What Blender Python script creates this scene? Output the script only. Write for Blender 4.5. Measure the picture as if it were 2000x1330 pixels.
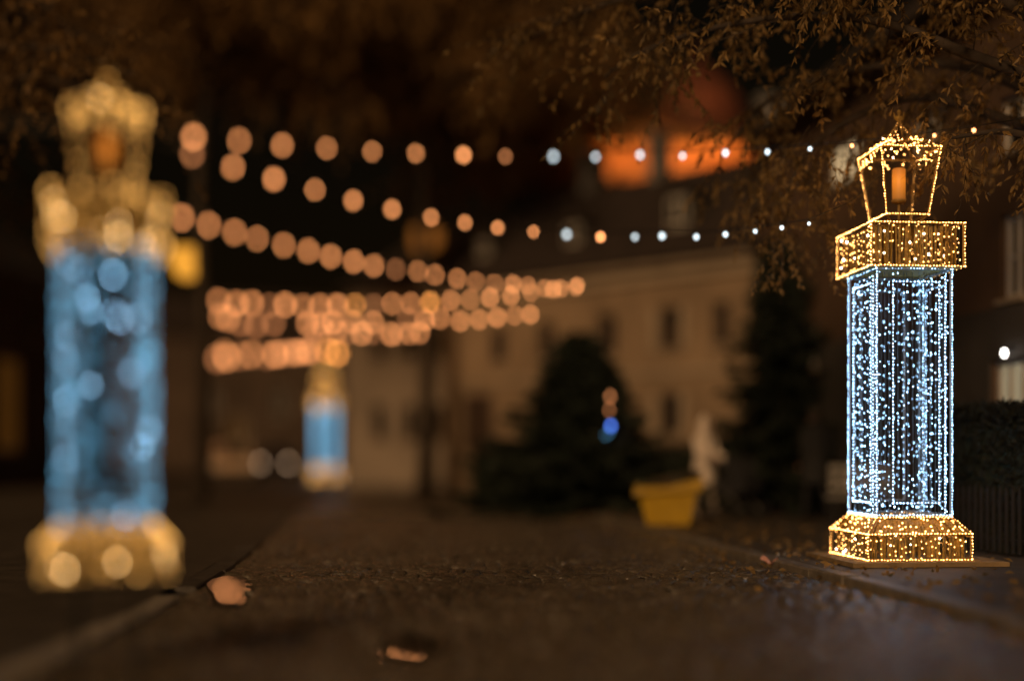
import bpy, math, random
from mathutils import Vector, Matrix
R = math.radians
rnd = random.Random(7)
for o in list(bpy.data.objects):
    bpy.data.objects.remove(o)
scene = bpy.context.scene
col = scene.collection

# ------------------------------------------------------------------ camera, sky, sun, exposure
FPX, CX, HY, CAMH = 2400.0, 1000.0, 884.0, 1.2      # focal length in photo pixels, centre, horizon row, eye height
cam_d = bpy.data.cameras.new('camera')
cam = bpy.data.objects.new('camera', cam_d); col.objects.link(cam)
cam.location = (0, 0, CAMH); cam.rotation_euler = (R(90), 0, 0)
cam_d.sensor_width = 36; cam_d.lens = 36 * FPX / 2000
cam_d.shift_y = (HY - 665) / 2000
cam_d.clip_start = 0.05; cam_d.clip_end = 900
FOCUS, KBLUR = 11.9, 74.0                            # focus distance, disc size at infinity (photo pixels)
cam_d.dof.use_dof = True
cam_d.dof.focus_distance = FOCUS
cam_d.dof.aperture_fstop = (cam_d.lens / 1000) / (KBLUR * FOCUS / FPX)
cam_d.dof.aperture_ratio = 1.1
scene.camera = cam

SUN_DIR = Vector((-0.34, -0.86, 0.40)).normalized()     # towards the light
world = bpy.data.worlds.new('World'); scene.world = world; world.use_nodes = True
nt = world.node_tree; nt.nodes.clear()
sky = nt.nodes.new('ShaderNodeTexSky'); sky.sky_type = 'NISHITA'; sky.sun_disc = False
sky.sun_elevation = R(1.0); sky.sun_rotation = math.atan2(SUN_DIR.x, SUN_DIR.y)
bg = nt.nodes.new('ShaderNodeBackground'); bg.inputs[1].default_value = 0.003
tint = nt.nodes.new('ShaderNodeMix'); tint.data_type = 'RGBA'; tint.blend_type = 'MULTIPLY'
tint.inputs[0].default_value = 1.0; tint.inputs[7].default_value = (1.0, 0.62, 0.34, 1)
out = nt.nodes.new('ShaderNodeOutputWorld')
nt.links.new(sky.outputs[0], tint.inputs[6]); nt.links.new(tint.outputs[2], bg.inputs[0]); nt.links.new(bg.outputs[0], out.inputs[0])
sun_d = bpy.data.lights.new('sun', 'SUN'); sun_d.energy = 1.7; sun_d.angle = R(14); sun_d.color = (1.0, 0.60, 0.29)
sun = bpy.data.objects.new('sun', sun_d); col.objects.link(sun)
sun.rotation_euler = SUN_DIR.to_track_quat('Z', 'Y').to_euler()

scene.view_settings.view_transform = 'Standard'; scene.view_settings.look = 'None'
scene.view_settings.exposure = 0; scene.view_settings.gamma = 1; scene.view_settings.use_curve_mapping = False
scene.render.engine = 'CYCLES'
cy = scene.cycles
cy.use_adaptive_sampling = False
cy.use_denoising = True
try:
    cy.denoiser = 'OPENIMAGEDENOISE'; cy.denoising_input_passes = 'RGB_ALBEDO_NORMAL'; cy.denoising_prefilter = 'ACCURATE'
except Exception:
    pass
cy.max_bounces = 5; cy.diffuse_bounces = 2; cy.glossy_bounces = 3; cy.transmission_bounces = 3; cy.transparent_max_bounces = 8
cy.sample_clamp_indirect = 3.0; cy.caustics_reflective = False; cy.caustics_refractive = False

# ------------------------------------------------------------------ helpers
def at(px, py, Y):                       # the world point seen at a photo pixel, Y metres ahead
    return Vector(((px - CX) / FPX * Y, Y, CAMH + (HY - py) / FPX * Y))

def blur_depth(b, near):                 # distance at which the blur disc is b photo pixels
    return FOCUS / (1 + b / KBLUR) if near else FOCUS / (1 - b / KBLUR)

def mat(name, color, rough=0.7, metal=0.0, noise=0.0, scale=6.0, bump=0.0, bscale=30.0, emit=None, estr=0.0, transl=0.0, spec=0.5, color2=None):
    m = bpy.data.materials.new(name); m.use_nodes = True
    n = m.node_tree.nodes; l = m.node_tree.links
    p = n['Principled BSDF']
    p.inputs['Base Color'].default_value = (*color, 1)
    p.inputs['Roughness'].default_value = rough; p.inputs['Metallic'].default_value = metal
    p.inputs['Specular IOR Level'].default_value = spec
    tc = n.new('ShaderNodeTexCoord')
    if noise > 0:
        tx = n.new('ShaderNodeTexNoise'); tx.inputs['Scale'].default_value = scale; tx.inputs['Detail'].default_value = 6
        l.new(tc.outputs['Object'], tx.inputs['Vector'])
        rp = n.new('ShaderNodeValToRGB')
        c2 = color2 or tuple(c * (1 - noise) for c in color)
        rp.color_ramp.elements[0].position = 0.3; rp.color_ramp.elements[0].color = (*c2, 1)
        rp.color_ramp.elements[1].position = 0.7; rp.color_ramp.elements[1].color = (*tuple(min(1, c * (1 + noise * .4)) for c in color), 1)
        l.new(tx.outputs['Fac'], rp.inputs[0]); l.new(rp.outputs[0], p.inputs['Base Color'])
    if bump > 0:
        tb = n.new('ShaderNodeTexNoise'); tb.inputs['Scale'].default_value = bscale; tb.inputs['Detail'].default_value = 5
        l.new(tc.outputs['Object'], tb.inputs['Vector'])
        bp = n.new('ShaderNodeBump'); bp.inputs['Strength'].default_value = bump; bp.inputs['Distance'].default_value = 0.02
        l.new(tb.outputs['Fac'], bp.inputs['Height']); l.new(bp.outputs[0], p.inputs['Normal'])
    if emit:
        p.inputs['Emission Color'].default_value = (*emit, 1); p.inputs['Emission Strength'].default_value = estr
    if transl > 0:
        o_ = [x for x in n if x.type == 'OUTPUT_MATERIAL'][0]
        tr = n.new('ShaderNodeBsdfTranslucent'); tr.inputs[0].default_value = (*color, 1)
        mx = n.new('ShaderNodeMixShader'); mx.inputs[0].default_value = transl
        l.new(p.outputs[0], mx.inputs[1]); l.new(tr.outputs[0], mx.inputs[2]); l.new(mx.outputs[0], o_.inputs[0])
    return m

def emitter(name, color, strength):
    m = bpy.data.materials.new(name); m.use_nodes = True
    n = m.node_tree.nodes; n.clear()
    e = n.new('ShaderNodeEmission'); e.inputs[0].default_value = (*color, 1); e.inputs[1].default_value = strength
    o_ = n.new('ShaderNodeOutputMaterial'); m.node_tree.links.new(e.outputs[0], o_.inputs[0])
    return m

class MB:
    def __init__(s): s.v = []; s.f = []
    def quad(s, a, b, c, d):
        i = len(s.v); s.v += [tuple(a), tuple(b), tuple(c), tuple(d)]; s.f.append((i, i+1, i+2, i+3))
    def poly(s, pts):
        i = len(s.v); s.v += [tuple(p) for p in pts]; s.f.append(tuple(range(i, i+len(pts))))
    def box(s, c, size, M=None):
        x, y, z = size[0]/2, size[1]/2, size[2]/2
        P = [Vector((sx*x, sy*y, sz*z)) for sz in (-1, 1) for sx, sy in ((-1,-1),(1,-1),(1,1),(-1,1))]
        if M is not None: P = [M @ p for p in P]
        i = len(s.v); s.v += [tuple(p + Vector(c)) for p in P]
        s.f += [tuple(i+k for k in q) for q in ((3,2,1,0),(4,5,6,7),(0,1,5,4),(1,2,6,5),(2,3,7,6),(3,0,4,7))]
    def tube(s, pts, rad, n=6, caps=True):
        pts = [Vector(p) for p in pts]
        rad = rad if isinstance(rad, (list, tuple)) else [rad]*len(pts)
        i0 = len(s.v); prev = None
        for k, p in enumerate(pts):
            d = (pts[min(k+1, len(pts)-1)] - pts[max(k-1, 0)])
            d = d.normalized() if d.length > 1e-9 else Vector((0,0,1))
            a = prev if prev is not None else (Vector((1,0,0)) if abs(d.x) < .9 else Vector((0,1,0)))
            u = (a - d*a.dot(d)); u = u.normalized() if u.length > 1e-6 else d.orthogonal().normalized()
            prev = u; w = d.cross(u)
            for j in range(n):
                t = 2*math.pi*j/n
                s.v.append(tuple(p + (u*math.cos(t) + w*math.sin(t))*rad[k]))
        for k in range(len(pts)-1):
            for j in range(n):
                a = i0+k*n+j; b = i0+k*n+(j+1) % n
                s.f.append((a, b, b+n, a+n))
        if caps:
            s.f.append(tuple(i0+n-1-j for j in range(n))); s.f.append(tuple(i0+(len(pts)-1)*n+j for j in range(n)))
    def lathe(s, prof, n=16, c=(0,0,0), M=None, caps=True):
        i0 = len(s.v); c = Vector(c)
        for r, z in prof:
            for j in range(n):
                t = 2*math.pi*j/n; p = Vector((r*math.cos(t), r*math.sin(t), z))
                if M is not None: p = M @ p
                s.v.append(tuple(p + c))
        for k in range(len(prof)-1):
            for j in range(n):
                a = i0+k*n+j; b = i0+k*n+(j+1) % n
                s.f.append((a, b, b+n, a+n))
        if caps:
            s.f.append(tuple(i0+n-1-j for j in range(n))); s.f.append(tuple(i0+(len(prof)-1)*n+j for j in range(n)))
    def octa(s, c, r):
        i = len(s.v); x, y, z = c
        s.v += [(x+r,y,z),(x-r,y,z),(x,y+r,z),(x,y-r,z),(x,y,z+r),(x,y,z-r)]
        s.f += [tuple(i+k for k in q) for q in ((0,2,4),(2,1,4),(1,3,4),(3,0,4),(2,0,5),(1,2,5),(3,1,5),(0,3,5))]
    def ball(s, c, r, n=10, m=6, sz=1.0):
        prof = [(max(1e-4, r*math.sin(math.pi*k/m)), -r*sz*math.cos(math.pi*k/m)) for k in range(m+1)]
        s.lathe(prof, n, c)
    def mesh(s, name, m=None, smooth=False):
        me = bpy.data.meshes.new(name); me.from_pydata(s.v, [], s.f); me.update()
        if m: me.materials.append(m)
        if smooth: me.polygons.foreach_set('use_smooth', [True]*len(me.polygons))
        return me
    def build(s, name, m, parent=None, smooth=False):
        return link(name, s.mesh(name, m, smooth), parent)

def link(name, data, parent=None):
    o = bpy.data.objects.new(name, data); col.objects.link(o)
    if parent: o.parent = parent
    return o
def tag(o, label=None, cat=None, group=None, kind=None):
    if label: o['label'] = label
    if cat: o['category'] = cat
    if group: o['group'] = group
    if kind: o['kind'] = kind
    return o
def empty(name, loc=(0,0,0), rz=0.0, scale=1.0):
    o = link(name, None); o.location = loc; o.rotation_euler = (0, 0, rz); o.scale = (scale,)*3
    o.empty_display_size = 0.2
    return o
def lerp_table(T, y):
    if y <= T[0][0]: return T[0][1]
    for (a, b), (c, d) in zip(T, T[1:]):
        if y <= c: return b + (d-b)*(y-a)/(c-a)
    return T[-1][1]

# ------------------------------------------------------------------ materials
M = {}
M['ground'] = mat('earth', (.06,.05,.04), .9, noise=.5, scale=1.5)
M['mortar'] = mat('road_joint', (.035,.03,.024), .75, noise=.4, scale=20, bump=.5, bscale=40)
M['pavement'] = mat('pavement_stone', (.075,.062,.048), .62, noise=.45, scale=3, bump=.5, bscale=25)
M['kerb'] = mat('kerb_granite', (.18,.155,.125), .5, noise=.4, scale=9, bump=.5, bscale=40)
M['kerb_pale'] = mat('kerb_limestone', (.33,.29,.24), .6, noise=.4, scale=6, bump=.5, bscale=40)
M['kerb_dark'] = mat('kerb_basalt', (.07,.06,.05), .6, noise=.4, scale=6, bump=.5, bscale=40)
M['gold_frame'] = mat('gilded_tube', (.35,.22,.07), .45, .3)
M['gold_panel'] = mat('gold_tinsel', (.42,.27,.06), .5, .0, noise=.5, scale=30, bump=.6, bscale=60)
M['blue_frame'] = mat('white_tube', (.30,.34,.38), .45, .2)
M['wire'] = mat('silver_wire', (.10,.13,.14), .5)
M['board'] = mat('raw_board', (.27,.19,.10), .75, noise=.4, scale=5, bump=.3)
M['steel'] = mat('dark_steel', (.03,.03,.03), .5, .6)
M['led_gold'] = emitter('warm_led', (1.0,.48,.11), 5.2)
M['led_blue'] = emitter('cool_led', (.20,.64,1.0), 3.3)
M['led_gold_bright'] = emitter('bright_warm_led', (1.0,.44,.11), 17.0)
M['led_blue_bright'] = emitter('bright_cool_led', (.36,.66,1.0), 14.0)
M['led_white'] = emitter('white_led', (1.0,.74,.50), 26.0)
M['led_flash'] = emitter('warm_flash_led', (1.0,.60,.24), 20.0)
M['led_sky'] = emitter('deep_blue_led', (.36,.68,1.0), 24.0)
M['fairy_blue'] = emitter('fairy_blue_bulb', (.10,.24,1.0), 7.0)
M['bulb'] = emitter('bulb_glass', (1.0,.36,.12), 8.2)
M['bulb_white'] = emitter('white_bulb_glass', (.82,.95,1.0), 3.6)
M['bulb_dim'] = emitter('dim_bulb_glass', (1.0,.36,.13), 3.6)
M['bulb_orange'] = emitter('orange_bulb_glass', (1.0,.36,.08), 10.0)
M['socket'] = mat('black_socket', (.012,.012,.012), .6)
M['bark'] = mat('bark', (.055,.04,.028), .9, noise=.5, scale=8, bump=.8, bscale=20)
M['leaf'] = mat('autumn_leaf', (.36,.23,.08), .6, noise=.6, scale=3.0, transl=.4, color2=(.06,.045,.02))
M['leaf_far'] = mat('gold_leaf', (.36,.21,.065), .6, noise=.6, scale=.6, transl=.4, color2=(.10,.06,.024))
M['needle'] = mat('spruce_needle', (.018,.028,.016), .7, noise=.4, scale=3)
M['hedge'] = mat('hedge_leaf', (.008,.011,.006), .8, noise=.5, scale=6, transl=.2)
M['plaster'] = mat('ochre_plaster', (.27,.195,.125), .9, noise=.35, scale=.7, bump=.2, bscale=14)
M['plaster_far'] = mat('grey_plaster', (.33,.27,.21), .9, noise=.35, scale=.5)
M['plaster_brown'] = mat('brown_plaster', (.105,.062,.036), .9, noise=.35, scale=.9, bump=.25, bscale=18)
M['plinth'] = mat('grey_render', (.06,.053,.046), .9, noise=.3, scale=1.2, bump=.2)
M['cornice'] = mat('pale_cornice', (.36,.29,.21), .85, noise=.2, scale=2)
M['roof'] = mat('dark_tile', (.035,.024,.02), .8, noise=.5, scale=2, bump=.6, bscale=8)
M['chimney'] = mat('chimney_render', (.20,.19,.18), .9, noise=.3, scale=2)
M['win_frame'] = mat('white_window_frame', (.55,.52,.47), .6)
M['win_frame_brown'] = mat('brown_window_frame', (.10,.07,.05), .6)
M['glass'] = mat('dark_glass', (.012,.013,.015), .08, spec=.6)
M['glass_lit'] = emitter('lit_window', (1.0,.70,.36), .75)
M['glass_amber'] = emitter('amber_window', (1.0,.36,.05), .05)
M['curtain_lit'] = emitter('lit_curtain', (1.0,.80,.48), .28)
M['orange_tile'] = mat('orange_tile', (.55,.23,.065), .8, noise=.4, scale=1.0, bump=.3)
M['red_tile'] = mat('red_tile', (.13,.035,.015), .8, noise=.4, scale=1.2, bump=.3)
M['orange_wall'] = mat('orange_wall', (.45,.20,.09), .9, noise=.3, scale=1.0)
M['iron'] = mat('black_iron', (.015,.014,.013), .5, .5)
M['candle'] = None

# ------------------------------------------------------------------ ground, road, pavements
RKT = [(-12,3.4),(6,3.36),(8.8,3.27),(11.8,2.83),(13.5,2.60),(16.5,2.30),(24.9,1.0),(30,-.6),(36,-2.3),(40,-3.2),(56,-5.5),(80,-8.6),(160,-24)]
LKT = [(-12,-2.5),(5.92,-2.52),(9.23,-2.62),(14,-3.0),(25,-4.4),(40,-5.8),(56,-7.6),(80,-12),(160,-30)]
def smooth(T, y, h=1.6): return (lerp_table(T, y-h) + 2*lerp_table(T, y) + lerp_table(T, y+h))/4
XR = lambda y: smooth(RKT, y)
XL = lambda y: smooth(LKT, y)
PAVE = 0.10
b = MB(); b.quad((-400,-60,-.03),(400,-60,-.03),(400,700,-.03),(-400,700,-.03))
tag(b.build('ground', M['ground']), kind='structure')
ys = [-12 + i for i in range(0, 173)]

def road_material():
    m = bpy.data.materials.new('wet_setts_far'); m.use_nodes = True
    n = m.node_tree.nodes; l = m.node_tree.links; p = n['Principled BSDF']
    tc = n.new('ShaderNodeTexCoord'); vo = n.new('ShaderNodeTexVoronoi'); vo.inputs['Scale'].default_value = 9
    vo.feature = 'DISTANCE_TO_EDGE'
    l.new(tc.outputs['Object'], vo.inputs['Vector'])
    rp = n.new('ShaderNodeValToRGB'); rp.color_ramp.elements[0].color = (.03,.026,.02,1); rp.color_ramp.elements[1].color = (.12,.098,.072,1); rp.color_ramp.elements[1].position = .12
    l.new(vo.outputs['Distance'], rp.inputs[0]); l.new(rp.outputs[0], p.inputs['Base Color'])
    bp = n.new('ShaderNodeBump'); bp.inputs['Strength'].default_value = .8; bp.inputs['Distance'].default_value = .015
    l.new(rp.outputs[0], bp.inputs['Height']); l.new(bp.outputs[0], p.inputs['Normal'])
    p.inputs['Roughness'].default_value = .42
    return m
M['road_far'] = road_material()
b = MB()
for y0, y1 in zip(ys, ys[1:]):
    b.quad((XL(y0)-.02,y0,0),(XR(y0)+.02,y0,0),(XR(y1)+.02,y1,0),(XL(y1)-.02,y1,0))
road = tag(b.build('road', M['road_far']), kind='structure')
b = MB()
for y0, y1 in zip(ys, ys[1:]):
    b.quad((XR(y0)+.16,y0,PAVE-.004),(60,y0,PAVE-.004),(60,y1,PAVE-.004),(XR(y1)+.16,y1,PAVE-.004))
pave_r = tag(b.build('pavement_right', M['pavement']), kind='structure')
b = MB()
for y0, y1 in zip(ys, ys[1:]):
    b.quad((-60,y0,.031),(XL(y0)-.22,y0,.031),(XL(y1)-.22,y1,.031),(-60,y1,.031))
pave_l = tag(b.build('pavement_left', M['pavement']), kind='structure')

def PV(p): return PAVE if p.x > (XL(p.y)+XR(p.y))/2 else PAVE_L
# kerb stones, each its own piece
PAVE_L = .035
def kerb(fn, side, y0, y1, parent, w, PAVE, m):
    y = y0; k = 0
    while y < y1:
        L = rnd.uniform(.75, 1.1) if y < 34 else 2.4
        ya, yb = y + .008, y + L - .008
        b = MB(); dz = rnd.uniform(-.008,.006); dx = rnd.uniform(-.012,.012)
        xa, xb = fn(ya)+dx, fn(yb)+dx
        e = .018
        pa, pb = Vector((xa, ya, 0)), Vector((xb, yb, 0)); s = Vector((side, 0, 0))
        def sec(p):
            return [p+Vector((0,0,-.02)), p+Vector((0,0,PAVE-e+dz)), p+s*e+Vector((0,0,PAVE+dz)), p+s*(w-.004)+Vector((0,0,PAVE+dz)), p+s*w+Vector((0,0,-.02))]
        A, B = sec(pa), sec(pb)
        for q in range(4):
            b.quad(A[q], A[q+1], B[q+1], B[q])
        b.poly(A[::-1]); b.poly(B)
        b.build('kerb_stone', M[m], parent)
        y += L
kr = tag(empty('kerb_right'), kind='structure'); kerb(XR, 1, 5.0, 46, kr, .17, PAVE, 'kerb')
kl = tag(empty('kerb_left'), kind='structure'); kerb(XL, -1, 4.0, 9.6, kl, .24, PAVE_L, 'kerb_pale'); kerb(XL, -1, 10.7, 46, kl, .24, PAVE_L, 'kerb_dark')

# setts: the 300 that show largest are pieces of the road, the rest is one mesh
M['sett'] = mat('wet_sett', (.115,.095,.070), .17, noise=.5, scale=2.5, bump=.6, bscale=55, spec=1.0)
def sett_geo(b, cx, cy_, w, d, h, ang, tx, ty):
    Mx = Matrix.Rotation(ang, 3, 'Z')
    def pt(u, v, z): 
        p = Mx @ Vector((u, v, 0)); return (cx+p.x, cy_+p.y, z + tx*u + ty*v)
    i = len(b.v); e = .016
    for sc_, z in ((1.0, -.005), (.985, h-.018)):
        b.v += [pt(sx*w/2*sc_, sy*d/2*sc_, z) for sx, sy in ((-1,-1),(1,-1),(1,1),(-1,1))]
    b.v += [pt(sx*(w/2-e), sy*(d/2-e), h-.003) for sx, sy in ((-1,-1),(1,-1),(1,1),(-1,1))]
    b.v.append(pt(0, 0, h+.008))
    for k in range(2):
        for j in range(4):
            a = i+4*k+j; c = i+4*k+(j+1) % 4
            b.f.append((a, c, c+4, a+4))
    for j in range(4):
        b.f.append((i+8+j, i+8+(j+1) % 4, i+12))
setts = []
y = 4.6
while y < 24:
    rowd = rnd.uniform(.115,.145)
    x = XL(y) + rnd.uniform(.0,.05)
    bow = lambda x: .10*math.sin(x*1.1)
    while x < XR(y) - .06:
        w = rnd.uniform(.12,.19)
        if x + w > XR(y) - .005: w = XR(y) - .01 - x
        setts.append((x+w/2, y + bow(x+w/2), w-.012, rowd-.012, .024+rnd.uniform(-.007,.007), rnd.uniform(-.06,.06), rnd.gauss(0,.11), rnd.gauss(0,.11)))
        x += w
    y += rowd
def seen(s_):
    Y = s_[1]; px = CX + s_[0]/Y*FPX; py = HY + (CAMH-.02)/Y*FPX
    return 0 < px < 2000 and py < 1330
vis = [s_ for s_ in setts if seen(s_)]
vis.sort(key=lambda s_: s_[1] - .55*s_[0])
near = set(id(s_) for s_ in vis[:300])
puddles = [(-2.46, 10.7, .19, 1.25), (-.63, 7.62, .21, .52)]
SH = (-.232, -.083)
def in_puddle(x, y): return any(((x-a-h_*(y-b_))/c)**2 + ((y-b_)/d)**2 < 1.15 for (a, b_, c, d), h_ in zip(puddles, SH))
field = MB()
for s_ in setts:
    h = s_[4] - (.040 if in_puddle(s_[0], s_[1]) else 0)
    if id(s_) in near:
        b = MB(); sett_geo(b, 0, 0, s_[2], s_[3], h, s_[5], s_[6], s_[7])
        o = b.build('cobblestone', M['sett'], road, True); o.location = (s_[0], s_[1], 0)
    else:
        sett_geo(field, s_[0], s_[1], s_[2], s_[3], h, s_[5], s_[6], s_[7])
tag(field.build('cobblestone_field', M['sett'], road, True), kind='stuff')
M['water'] = mat('puddle_water', (.008,.007,.006), .02, spec=1.0)
for k, (x, y, rx, ry) in enumerate(puddles):
    b = MB(); pts = []
    for j in range(36):
        t = 2*math.pi*j/36; q = 1 + .12*math.sin(3*t+k) + .07*math.sin(5*t+1.3*k)
        pts.append((x+rx*q*math.cos(t)+SH[k]*ry*q*math.sin(t), y+ry*q*math.sin(t), .018))
    b.poly(pts)
    tag(b.build('puddle', M['water']), ['long rain puddle by the left kerb beyond the near lantern pillar','small rain puddle in the middle of the cobbled road'][k], 'puddle', kind=None)

# ------------------------------------------------------------------ lantern pillars
LED = {'gold': MB(), 'blue': MB()}
def pillar_meshes(seed, LR, SP, PROB, BIGP, BIGW, BIGR, GOLD, BLUE, WHITE, FLASH):
    rr = random.Random(seed)
    out = {}
    Z = dict(b0=.0, b1=.265, b2=.42, s1=2.87, c1=3.31, l0=3.44, l1=4.10, ap=4.42)
    def ring(w, z): return [Vector((sx*w*.47, sy*w*.47, z)) for sx, sy in ((-1,-1),(1,-1),(1,1),(-1,1))]
    def rope(b, p, q, sp=.036, r=.0095, jit=.004):
        n = max(1, int((q-p).length/(sp*SP))); r *= LR
        for k in range(n+1):
            c = p.lerp(q, k/n) + Vector((rr.uniform(-jit,jit), rr.uniform(-jit,jit), rr.uniform(-jit,jit)))
            b.octa(c, r*(rr.choice((.5,.6,.7,.8,1.75)) if SP > 2 else rr.uniform(.6,1.25)))
    def frame(b, p, q, r=.011): b.tube([p, q], r, 5)
    # base
    fb, lb, wb, wl = MB(), MB(), MB(), MB()
    A, B, C = ring(1.10, Z['b0']+.012), ring(1.10, Z['b1']), ring(.80, Z['b2'])
    for k in range(4):
        k2 = (k+1) % 4
        for p, q in ((A[k],A[k2]),(B[k],B[k2]),(C[k],C[k2]),(A[k],B[k]),(B[k],C[k])):
            d = (p+q)/2; o_ = Vector((d.x, d.y, 0)).normalized()*.014
            frame(fb, p, q); rope(lb, p+o_, q+o_)
    bigs = {'w': MB(), 's': MB()}
    def face_strands(b, wires, w, z0, z1, nw, prob, sp, r, big, bigp):
        for k in range(4):
            rot = Matrix.Rotation(k*math.pi/2, 3, 'Z')
            for j in range(nw):
                w_ = w*.94; u = -w_/2 + w_*(j+.5)/nw + rr.uniform(-.012,.012)
                off = -.012 - rr.random()*.03
                wires.tube([rot @ Vector((u, -w_/2-off, z0)), rot @ Vector((u+rr.uniform(-.02,.02), -w_/2-off, z1))], .003, 3, False)
                z = z0 + rr.uniform(0, sp)
                while z < z1:
                    if rr.random() < prob*PROB:
                        c = rot @ Vector((u+rr.uniform(-.012,.012), -w_/2-off-.008, z))
                        if rr.random() < bigp*(BIGW if big is bigs['w'] else BIGP): big.octa(c, r*BIGR*rr.uniform(.6,1.15))
                        else: b.octa(c, r*LR*rr.uniform(.55,1.35))
                    z += sp*rr.uniform(.6,1.5)
    face_strands(lb, wb, 1.06, .02, .25, 20, .55, .07, .0085, bigs['w'], .035)
    # chamfer sprinkle
    for k in range(4):
        for _ in range(36):
            t, u = rr.random(), rr.uniform(.04,.96)
            p = B[k].lerp(B[(k+1) % 4], u).lerp(C[k].lerp(C[(k+1) % 4], u), t); lb.octa(p + Vector((p.x,p.y,0)).normalized()*.015 + Vector((0,0,.01)), .009)
    def tinsel(b, w, z0, z1, n):
        for k in range(4):
            rot = Matrix.Rotation(k*math.pi/2, 3, 'Z'); u = -w/2+.02
            while u < w/2-.03:
                sw = rr.uniform(.010,.034)
                c = rot @ Vector((u+sw/2, -w/2+.012+rr.uniform(0,.05), (z0+z1)/2)); b.box(c, (sw, .006, (z1-z0)*rr.uniform(.86,1)), rot @ Matrix.Rotation(rr.uniform(-.5,.5), 3, 'Z') @ Matrix.Rotation(rr.uniform(-.03,.03), 3, 'Y'))
                u += sw + rr.choice((.0,.004,.012,.03))
    pb = MB(); tinsel(pb, .98, .012, Z['b1']-.005, 24)
    A2, B2, C2 = ring(.92, .03), ring(.92, Z['b1']-.02), ring(.72, Z['b2']-.02)
    for k in range(4):
        k2 = (k+1) % 4; pb.quad(B2[k], B2[k2], C2[k2], C2[k])
        for j in range(22):
            t0 = (j+.1)/22; t1 = t0 + rr.uniform(.4,.9)/22; a_ = B[k].lerp(B[k2], t0); b_ = B[k].lerp(B[k2], t1); c_ = C[k].lerp(C[k2], t1); d_ = C[k].lerp(C[k2], t0); dz = Vector((0,0,-.012-rr.uniform(0,.03)))
            pb.quad(a_+dz, b_+dz, c_+dz, d_+dz)
    out['base_frame'] = (fb, 'gold_frame'); out['base_lights'] = (lb, GOLD); out['base_wires'] = (wb, 'wire'); out['base_panel'] = (pb, 'gold_panel')
    # shaft
    fs, ls, ws = MB(), MB(), MB()
    P0, P1 = ring(.80, Z['b2']), ring(.80, Z['s1'])
    for k in range(4):
        o_ = Vector((P0[k].x, P0[k].y, 0)).normalized()*.014
        frame(fs, P0[k], P1[k]); rope(ls, P0[k]+o_, P1[k]+o_, .034)
        frame(fs, P1[k], P1[(k+1) % 4]); rope(ls, P1[k]+o_*.5, P1[(k+1) % 4]+o_*.5)
        frame(fs, P0[k]+Vector((0,0,.02)), P0[(k+1) % 4]+Vector((0,0,.02)), .008); rope(ls, P0[k]+o_+Vector((0,0,.02)), P0[(k+1) % 4]+o_+Vector((0,0,.02)), .04)
        rot = Matrix.Rotation(k*math.pi/2, 3, 'Z')
        for u0, u1, z0, z1 in ((-.22,.25,.56,2.74),(.31,.31,.46,2.8)):
            c = [rot @ Vector((u, -.384, z)) for u, z in ((u0,z0),(u1,z0),(u1,z1),(u0,z1))]
            for j in range(4):
                if (c[j]-c[(j+1) % 4]).length < .01 or (u0 == u1 and j > 1): continue
                frame(fs, c[j], c[(j+1) % 4], .007); rope(ls, c[j]+rot @ Vector((0,-.01,0)), c[(j+1) % 4]+rot @ Vector((0,-.01,0)), .042)
    face_strands(ls, ws, .78, .46, 2.84, 15, .42, .085, .0085, bigs['s'], .022)
    out['shaft_frame'] = (fs, 'blue_frame'); out['shaft_lights'] = (ls, BLUE); out['shaft_wires'] = (ws, 'wire')
    # cap
    fc, lc, wc, pc = MB(), MB(), MB(), MB()
    A, B = ring(.99, Z['s1']+.015), ring(.99, Z['c1'])
    for k in range(4):
        k2 = (k+1) % 4
        for p, q in ((A[k],A[k2]),(B[k],B[k2]),(A[k],B[k])):
            d = (p+q)/2; o_ = Vector((d.x, d.y, 0)).normalized()*.014
            frame(fc, p, q); rope(lc, p+o_, q+o_)
        frame(fc, A[k], Vector((A[k].x*.8, A[k].y*.8, A[k].z)), .008)
    face_strands(lc, wc, .96, Z['s1']+.03, Z['c1']-.01, 18, .62, .075, .0085, bigs['w'], .035)
    tinsel(pc, .90, Z['s1']+.02, Z['c1']-.008, 22)
    A2, B2 = ring(.90, Z['s1']+.03), ring(.90, Z['c1']-.02)
    pc.poly(B2); pc.poly(A2[::-1])
    out['cap_frame'] = (fc, 'gold_frame'); out['cap_lights'] = (lc, GOLD); out['cap_wires'] = (wc, 'wire'); out['cap_panel'] = (pc, 'gold_panel')
    # lantern
    fl, ll, fr, lr = MB(), MB(), MB(), MB()
    A, B = ring(.45, Z['l0']), ring(.64, Z['l1']); ap = Vector((0,0,Z['ap']))
    for k in range(4):
        k2 = (k+1) % 4
        for p, q in ((A[k],A[k2]),(B[k],B[k2]),(A[k],B[k])):
            d = (p+q)/2; o_ = Vector((d.x, d.y, 0)).normalized()*.012
            frame(fl, p, q); rope(ll, p+o_, q+o_, .032)
        fl.tube([A[k], Vector((A[k].x*.5, A[k].y*.5, Z['c1']))], .012, 5)
        top = Vector((B[k].x*.40, B[k].y*.40, Z['l1']+.10))
        frame(fr, B[k], top, .009); rope(lr, B[k]+Vector((0,0,.012)), top+Vector((0,0,.012)), .036)
        frame(fr, top, ap, .008); rope(lr, top, ap, .036)
        frame(fr, top, Vector((B[k2].x*.40, B[k2].y*.40, Z['l1']+.10)), .008)
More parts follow.
